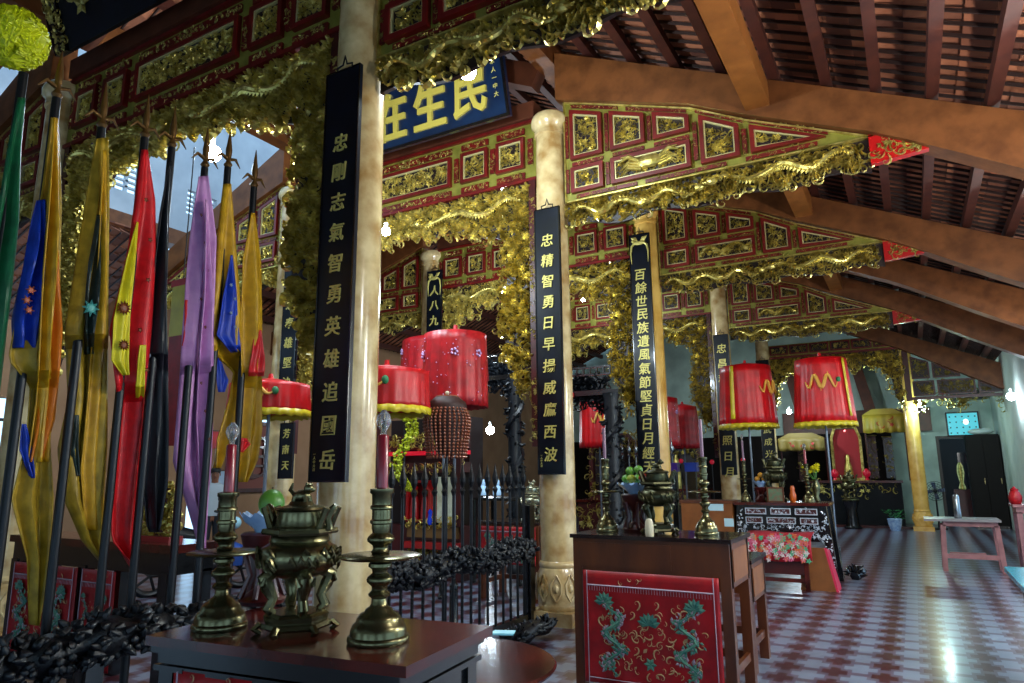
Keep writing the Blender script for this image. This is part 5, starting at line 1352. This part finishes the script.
# offering altars in the rear nave
def small_altar(label, x, y, w_, h_, seed, top=True):
    t = thing('nave_altar', label, 'altar', (x, y, 0)); rg = random.Random(seed)
    MB().box(-w_/2, w_/2, 0, .6, .05, h_).build('body', REDD, t); MB().box(-w_/2-.05, w_/2+.05, -.05, .65, h_, h_+.05).build('tabletop', ROSE, t); MB().box(-w_/2+.05, w_/2-.05, .02, .58, 0, .05).build('plinth', BLACK, t)
    cv = MB(); carve(cv, [(-w_/2+.05, .15), (w_/2-.05, .15), (w_/2-.05, h_-.05), (-w_/2+.05, h_-.05)], 0, 120, .07, .12, .03, rg, .2); cv.build('gilt_front', GOLDD, t)
    if top:
        MB().ring([(-w_*.4, h_+.05), (w_*.4, h_+.05), (w_*.4, h_+1.1), (w_*.2, h_+1.4), (-w_*.2, h_+1.4), (-w_*.4, h_+1.1)], .09, .3, .45).build('shrine_frame', REDD, t)
        MB().box(-w_*.38, w_*.38, .42, .55, h_+.05, h_+1.1).build('shrine_back', MAROON, t)
        cv = MB(); carve(cv, [(-w_*.4, h_+.05), (w_*.4, h_+.05), (w_*.4, h_+1.4), (-w_*.4, h_+1.4)], .3, 160, .07, .12, .05, rg, .2, test=lambda u, v: abs(u) > w_*.28 or v > h_+1.0+.0*u); cv.build('shrine_carving', GOLDD, t)
        MB().lathe([(.14, h_+.05), (.16, h_+.15), (.12, h_+.5), (.07, h_+.68), (.08, h_+.8), (.03, h_+.95)], 14, (0, .3, 0)).build('seated_figure', GOLD, t, True)
    return t
small_altar('dim gilt altar with a seated gold figure, seen right of the third column', -5.6, 18.5, 1.6, 1.1, 81)
small_altar('dim gilt altar in the nave behind the fruit bowl', -5.4, 13.4, 1.4, 1.0, 82)
small_altar('dim gilt altar at the back of the nave left of the fourth column', -6.9, 20.5, 1.8, 1.1, 83)
for px, py, m_, lb in ((681, 461, 'ff2040', 'small red lamp glowing left of the fourth column, nearest the third column'), (712, 462, 'ff3048', 'small red lamp glowing just left of the fourth column'), (743, 460, 'ff2848', 'small red lamp glowing between the fourth column and the red parasol pole')):
    q = P(px, py, Y=17.9 if px < 740 else 18.2); t = thing('red_altar_lamp', lb, 'lamp', (q.x, q.y, 0))
    MB().lathe([(.1, 0), (.1, .02), (.015, .05), (.012, q.z-.08)], 10).build('stand', IRON, t, True); MB().ball((0, 0, q.z), .06, 12, 8).build('globe', mat('red_globe_'+m_, 'a01028', .2, emit=m_, estr=.15, coat=.5), t, True)
for px, py, hx, lb in ((692, 472, '0c2c80', 'small blue box among the altar things left of the fourth column'), (673, 471, '34146a', 'small violet box right beside the third column')):
    q = P(px, py, Y=11.85); t = thing('gift_box', lb, 'box', (q.x, q.y, 0)); MB().box(-.07, .07, -.05, .05, 0, 1.6).build('support', BLACK, t); MB().box(-.1, .1, -.08, .08, 1.6, 1.72).build('body', mat('box_'+hx, hx, .3, emit=hx, estr=.02), t); MB().box(-.11, .11, -.09, .09, 1.72, 1.75).build('lid', mat('box_'+hx, hx, .3), t)

# ---------------------------------------------------------------- left zone
t = thing('carved_side_altar', 'dark altar table with a red flowered cloth behind the flag poles at far left', 'altar', (-5.9, 3.3, 0))
MB().box(-1.15, 1.15, 0, .42, 1.04, 1.1).build('tabletop', ROSE, t); MB().box(-1.1, 1.1, .02, .4, .88, 1.04).build('apron', BLACK, t)
for sx in (-1.05, -.0, 1.05):
    for sy in (.05, .35): MB().box(sx-.05, sx+.05, sy-.04, sy+.04, 0, .9).build('leg', BLACK, t)
embroider(t, -1.0, -.02, .15, .88, -.01, 91); embroider(t, .06, .5, .15, .88, -.01, 92)
t = thing('gilt_shrine', 'small gilt openwork shrine standing on the dark altar left, behind the pink flag', 'shrine', (-5.2, 3.5, 1.1)); rg = random.Random(93)
MB().box(-.2, .2, -.06, .06, 0, .04).build('base', REDM, t); MB().box(-.16, .16, .0, .03, .04, .42).build('panel', REDD, t)
cv = MB(); carve(cv, [(-.2, .04), (.2, .04), (.2, .5), (-.2, .5)], 0, 900, .04, .07, .05, rg, .15, test=lambda u, v: v < .5-abs(u)*.8); cv.build('openwork', GOLD, t)
# red and yellow hanging behind the black flag
q = P(180, 300, X=-5.0); 
t = thing('temple_hanging', 'red and yellow tasselled hanging behind the black and pink flags', 'hanging', (-5.05, 3.66, 0))
q1, q2 = P(165, 300, Y=3.66), P(188, 445, Y=3.66)
cx = (q1.x+q2.x)/2; t.location.x = cx
MB().box(-.13, .13, -.01, .01, q1.z-.35, q1.z+.1).build('yellow_cloth', SILKY, t); MB().box(-.15, .15, -.012, .012, q1.z+.1, q1.z+.16).build('red_header', SILKR, t); MB().box(-.12, .12, -.008, .012, q2.z, q1.z-.35).build('dark_red_cloth', SILKC, t); MB().tube([(0, 0, q1.z+.16), (0, 0, 4.55)], .006, 5).build('cord', IRON, t)
# longevity lattice on the left wall
q = P(265, 455, X=-12.35)
t = thing('longevity_lattice', 'dark red round motif lattice on the tan wall behind the golden flag', 'lattice', (-12.36, 10.3, 1.25))
g = MB(); yb = .0
def lb_(y0, y1, z0, z1): g.box(0, .05, y0, y1, z0, z1)
W_, H_ = 1.15, 1.5
for a, b_, c_, d_ in ((-W_/2, W_/2, 0, .08), (-W_/2, W_/2, H_-.08, H_), (-W_/2, -W_/2+.08, 0, H_), (W_/2-.08, W_/2, 0, H_)): lb_(a, b_, c_, d_)
for k in range(5): lb_(-.3, .3, .35+.2*k-.025, .35+.2*k+.025)
for y in (-.3, 0, .3): lb_(y-.025, y+.025, .35, 1.15)
g.tube([(.03, .45*math.cos(k*PI/16), .75+.45*math.sin(k*PI/16)) for k in range(33)], .035, 6)
for y0, z0 in ((-.5, .2), (.35, .2), (-.5, 1.2), (.35, 1.2)): lb_(y0, y0+.15, z0, z0+.05)
g.build('lattice_bars', REDD, t); MB().box(-.01, .0, -.57, .57, 0, H_).build('backing', mat('dull_rose', '7a4238', .7), t)
for y, z, m_, nm, lb in ((9.55, 1.35, mat('white_notice', 'a8c0d8', .6), 'wall_notice', 'white paper notice on the tan wall left of the red lattice'), (9.45, 2.15, SILKR, 'red_notice', 'small red banner on the tan wall above the white notice')):
    t = thing(nm, lb, 'notice', (-12.38, y, z)); MB().box(0, .02, -.25, .25, 0, .35).build('sheet', m_, t); MB().box(.0, .025, -.26, .26, .34, .37).build('top_strip', OAK, t)
# gate lattice in the bright doorway at far left
t = thing('iron_gate', 'black scrollwork gate in the bright doorway at far left', 'gate', (-12.45, 5.5, 0))
g = MB()
for k in range(8): g.box(-.02, .02, -.6+k*.17-.012, -.6+k*.17+.012, 0, 2.6)
for z in (.4, 1.5, 2.05, 2.5): g.box(-.025, .025, -.62, .65, z-.025, z+.025)
for k in range(4):
    for z in (1.0, 1.78):
        g.tube([(0, -.45+k*.33+.14*math.cos(a*PI/8), z+.14*math.sin(a*PI/8)) for a in range(17)], .016, 5)
g.build('scrollwork', IRON, t)
# scooter
q = P(262, 588, Z=0)
t = thing('motor_scooter', 'dark parked motor scooter behind the brass censer and left column', 'scooter', (-8.9, 6.6, 0), 1.2)
for x in (-.6, .6):
    w_ = MB().tube([(x+.24*math.cos(k*PI/12), 0, .27+.24*math.sin(k*PI/12)) for k in range(25)], .05, 8)
    for k in range(5): w_.tube([(x, 0, .27), (x+.2*math.cos(k*1.257), 0, .27+.2*math.sin(k*1.257))], .02, 5)
    w_.build('wheel', IRON, t, True)
MB().tube([(-.75, 0, .62), (-.4, 0, .68), (-.1, 0, .55), (.05, 0, .35), (.3, 0, .36), (.42, 0, .7), (.4, 0, .95)], [.06, .13, .14, .1, .1, .09, .06], 12).build('body', BLACK, t, True)
MB().tube([(-.7, 0, .78), (-.35, 0, .82), (.0, 0, .76)], [.08, .12, .07], 10).build('seat', mat('seat_vinyl', '14161c', .3), t, True)
MB().tube([(.55, 0, .35), (.44, 0, .75), (.38, 0, 1.05)], .03, 8).build('front_fork', IRON, t, True)
MB().tube([(.28, -.32, 1.08), (.38, 0, 1.05), (.28, .32, 1.08)], .02, 8).build('handlebar', IRON, t, True)
MB().ball((.48, 0, .92), .09, 12, 8).build('headlight', mat('pale_lens', 'a8d8e8', .1), t, True)
MB().tube([(.34, 0, .62), (.52, 0, .5), (.52, 0, .32)], [.1, .16, .1], 10).build('leg_shield', mat('blue_fairing', '2850a0', .25, coat=.6), t, True)
for s in (-1, 1): MB().tube([(.3, s*.25, 1.08), (.32, s*.3, 1.22)], .01, 5).ball((.32, s*.3, 1.26), .05, 10, 6, (.3, 1, .7)).build('mirror', IRON, t, True)
# man in a white shirt
def person(label, loc, rz):
    root = thing('person', label, 'person', loc, rz)
    J = {'pel': (0, 0, .95), 'wst': (0, .0, 1.08), 'chs': (0, .0, 1.28), 'nkb': (0, .0, 1.42), 'nk': (0, -.01, 1.48)}
    vs = [(0,0,.95), (0,0,1.1), (0,0,1.3), (0,0,1.42), (0,-.01,1.49), (0,-.02,1.56), (0,-.025,1.64), (0,-.02,1.7)]
    rd = [(.15,.1), (.14,.095), (.17,.11), (.1,.07), (.052,.055), (.07,.085), (.078,.095), (.05,.06)]
    ed = [(i, i+1) for i in range(7)]
    def add(par, p, r): vs.append(p); rd.append(r); ed.append((par, len(vs)-1)); return len(vs)-1
    for s in (-1, 1):
        a = add(2, (s*.17, 0, 1.38), (.06, .06)); a = add(a, (s*.23, .01, 1.12), (.045, .045)); a = add(a, (s*.22, -.1, .93), (.034, .034)); a = add(a, (s*.2, -.14, .87), (.03, .036))
        for f in range(4): add(a, (s*(.2-.012+.014*f), -.19-.012*(1 if f in (1, 2) else 0), .82-.004*f), (.009, .009))
        add(a, (s*.165, -.17, .86), (.01, .01))
        h = add(0, (s*.09, 0, .86), (.09, .095)); k = add(h, (s*.1, -.01, .48), (.055, .06)); n_ = add(k, (s*.1, .02, .09), (.038, .042)); add(n_, (s*.11, -.13, .035), (.035, .03))
    me = bpy.data.meshes.new('body'); me.from_pydata(vs, ed, []); o = bpy.data.objects.new('body', me); COL.objects.link(o)
    o.modifiers.new('skin', 'SKIN'); o.modifiers.new('smooth', 'SUBSURF').levels = 1; o.modifiers[-1].render_levels = 1
    if not me.skin_vertices: bpy.context.view_layer.objects.active = o
    sv = me.skin_vertices[0].data if me.skin_vertices else None
    if sv:
        for i, r in enumerate(rd): sv[i].radius = r
        sv[0].use_root = True
    me.materials.append(mat('skin', '8a5a42', .5)); o.parent = root
    MB().lathe([(.165, .9), (.17, 1.0), (.165, 1.15), (.195, 1.3), (.17, 1.42), (.075, 1.48)], 20, (0,0,0), 1, .68).build('shirt', mat('white_shirt', 'b8c4cc', .7), root, True)
    for s in (-1, 1):
        MB().tube([(s*.16, 0, 1.4), (s*.215, .005, 1.25), (s*.235, .01, 1.14)], [.075, .068, .07], 10).build('sleeve', mat('white_shirt', 'b8c4cc', .7), root, True)
        MB().tube([(s*.085, 0, .95), (s*.095, 0, .86), (s*.1, -.01, .48), (s*.1, .02, .1)], [.1, .105, .075, .065], 12).build('trouser_leg', mat('dark_trousers', '1c2028', .7), root, True)
        MB().tube([(s*.1, .05, .04), (s*.11, -.06, .045), (s*.115, -.16, .03)], [.045, .05, .035], 8).build('shoe', IRON, root, True)
        MB().ball((s*.03, -.105, 1.64), .01, 8, 6).build('eye', mat('eye_dark', '20140e', .3), root, True)
        MB().ball((s*.082, -.02, 1.625), .018, 8, 6, (.5, 1, 1.6)).build('ear', mat('skin', '8a5a42', .5), root, True)
    MB().tube([(0, -.105, 1.65), (0, -.135, 1.6), (0, -.11, 1.59)], [.008, .016, .01], 8).build('nose', mat('skin', '8a5a42', .5), root, True)
    MB().tube([(-.025, -.108, 1.565), (0, -.115, 1.562), (.025, -.108, 1.565)], .007, 6).build('mouth', mat('lips', '6a3028', .5), root, True)
    MB().ball((0, .0, 1.685), .092, 14, 10, (1, 1.1, .8)).build('hair', mat('black_hair', '0c0a0a', .5), root, True)
person('man in a white shirt and dark trousers standing behind the left candlestick', (-10.95, 8.35, 0), .9)
# ---------------------------------------------------------------- light
w = bpy.data.worlds.new('world'); S.world = w; w.use_nodes = True
bg = w.node_tree.nodes['Background']; bg.inputs[0].default_value = (.45, .72, 1.0, 1); bg.inputs[1].default_value = 2.0
def bulb(loc, energy, label, r=.05, col=(.75, .9, 1)):
    t = thing('led_bulb', label, 'lamp', loc)
    MB().ball((0, 0, 0), r, 12, 8).build('globe', mat('lit_bulb', 'ffffff', .3, emit='d8f0ff', estr=60), t, True)
    MB().lathe([(.02, r*.8), (.024, r*1.2), (.024, r*2)], 10).build('socket', mat('white_plastic', 'd8dcdc', .4), t, True)
    L = bpy.data.lights.new('lamp_light', 'POINT'); L.energy = energy; L.color = col; L.shadow_soft_size = r*1.3
    o = bpy.data.objects.new('lamp_light', L); COL.objects.link(o); o.location = Vector(loc)+Vector((0, -.12, -.1))
bulb((-6.05, 4.3, 4.92), 90, 'bright white lamp under the nearest gilded arch above the flags', .09)
bulb((-3.25, 4.9, 5.3), 240, 'bright white lamp in front of the blue name plaque', .085)
bulb((-4.95, 5.8, 4.32), 115, 'bright lamp under the second gilded arch beside the near column')
bulb((-5.43, 9.3, 4.45), 230, 'small bright lamp seen through the second arch')
bulb((-3.0, 21.6, 3.3), 110, 'bright lamp between the two red parasols on the right', .07)
bulb((.32, 21.6, 3.3), 60, 'small cyan white lamp right of the golden brown far column', .06, (.6, 1, .95))
bulb((2.03, 18.7, 3.17), 55, 'bright wall lamp on the white wall at the right edge', .09)
bulb((-8.6, 14, 2.6), 90, 'bright lamp glowing behind the fence pickets', .1)
q = P(583, 300, Y=13.9)
bulb((q.x, q.y, q.z), 170, 'tiny added lamp standing in for a glint between the second and third columns', .04)  # added lamp where only a glint shows, to light the rear arches
def fill_lamp(x, y, z, e, label):  # unseen fill lamps added to brighten the right aisle and its roof
    bulb((x, y, z), e, label, .05, (1, .98, .93))
fill_lamp(1.3, 3.2, 4.0, 110, 'added fill lamp under the near right roof slope, out of view')
fill_lamp(1.95, 8.6, 3.1, 140, 'added fill lamp by the right wall beside the third doorway, out of view')
fill_lamp(1.8, 5.4, 3.3, 260, 'added fill lamp under the right roof slope before the second truss, out of view')
fill_lamp(1.98, 12.6, 3.0, 80, 'added fill lamp by the right wall near the worn pink table, out of view')
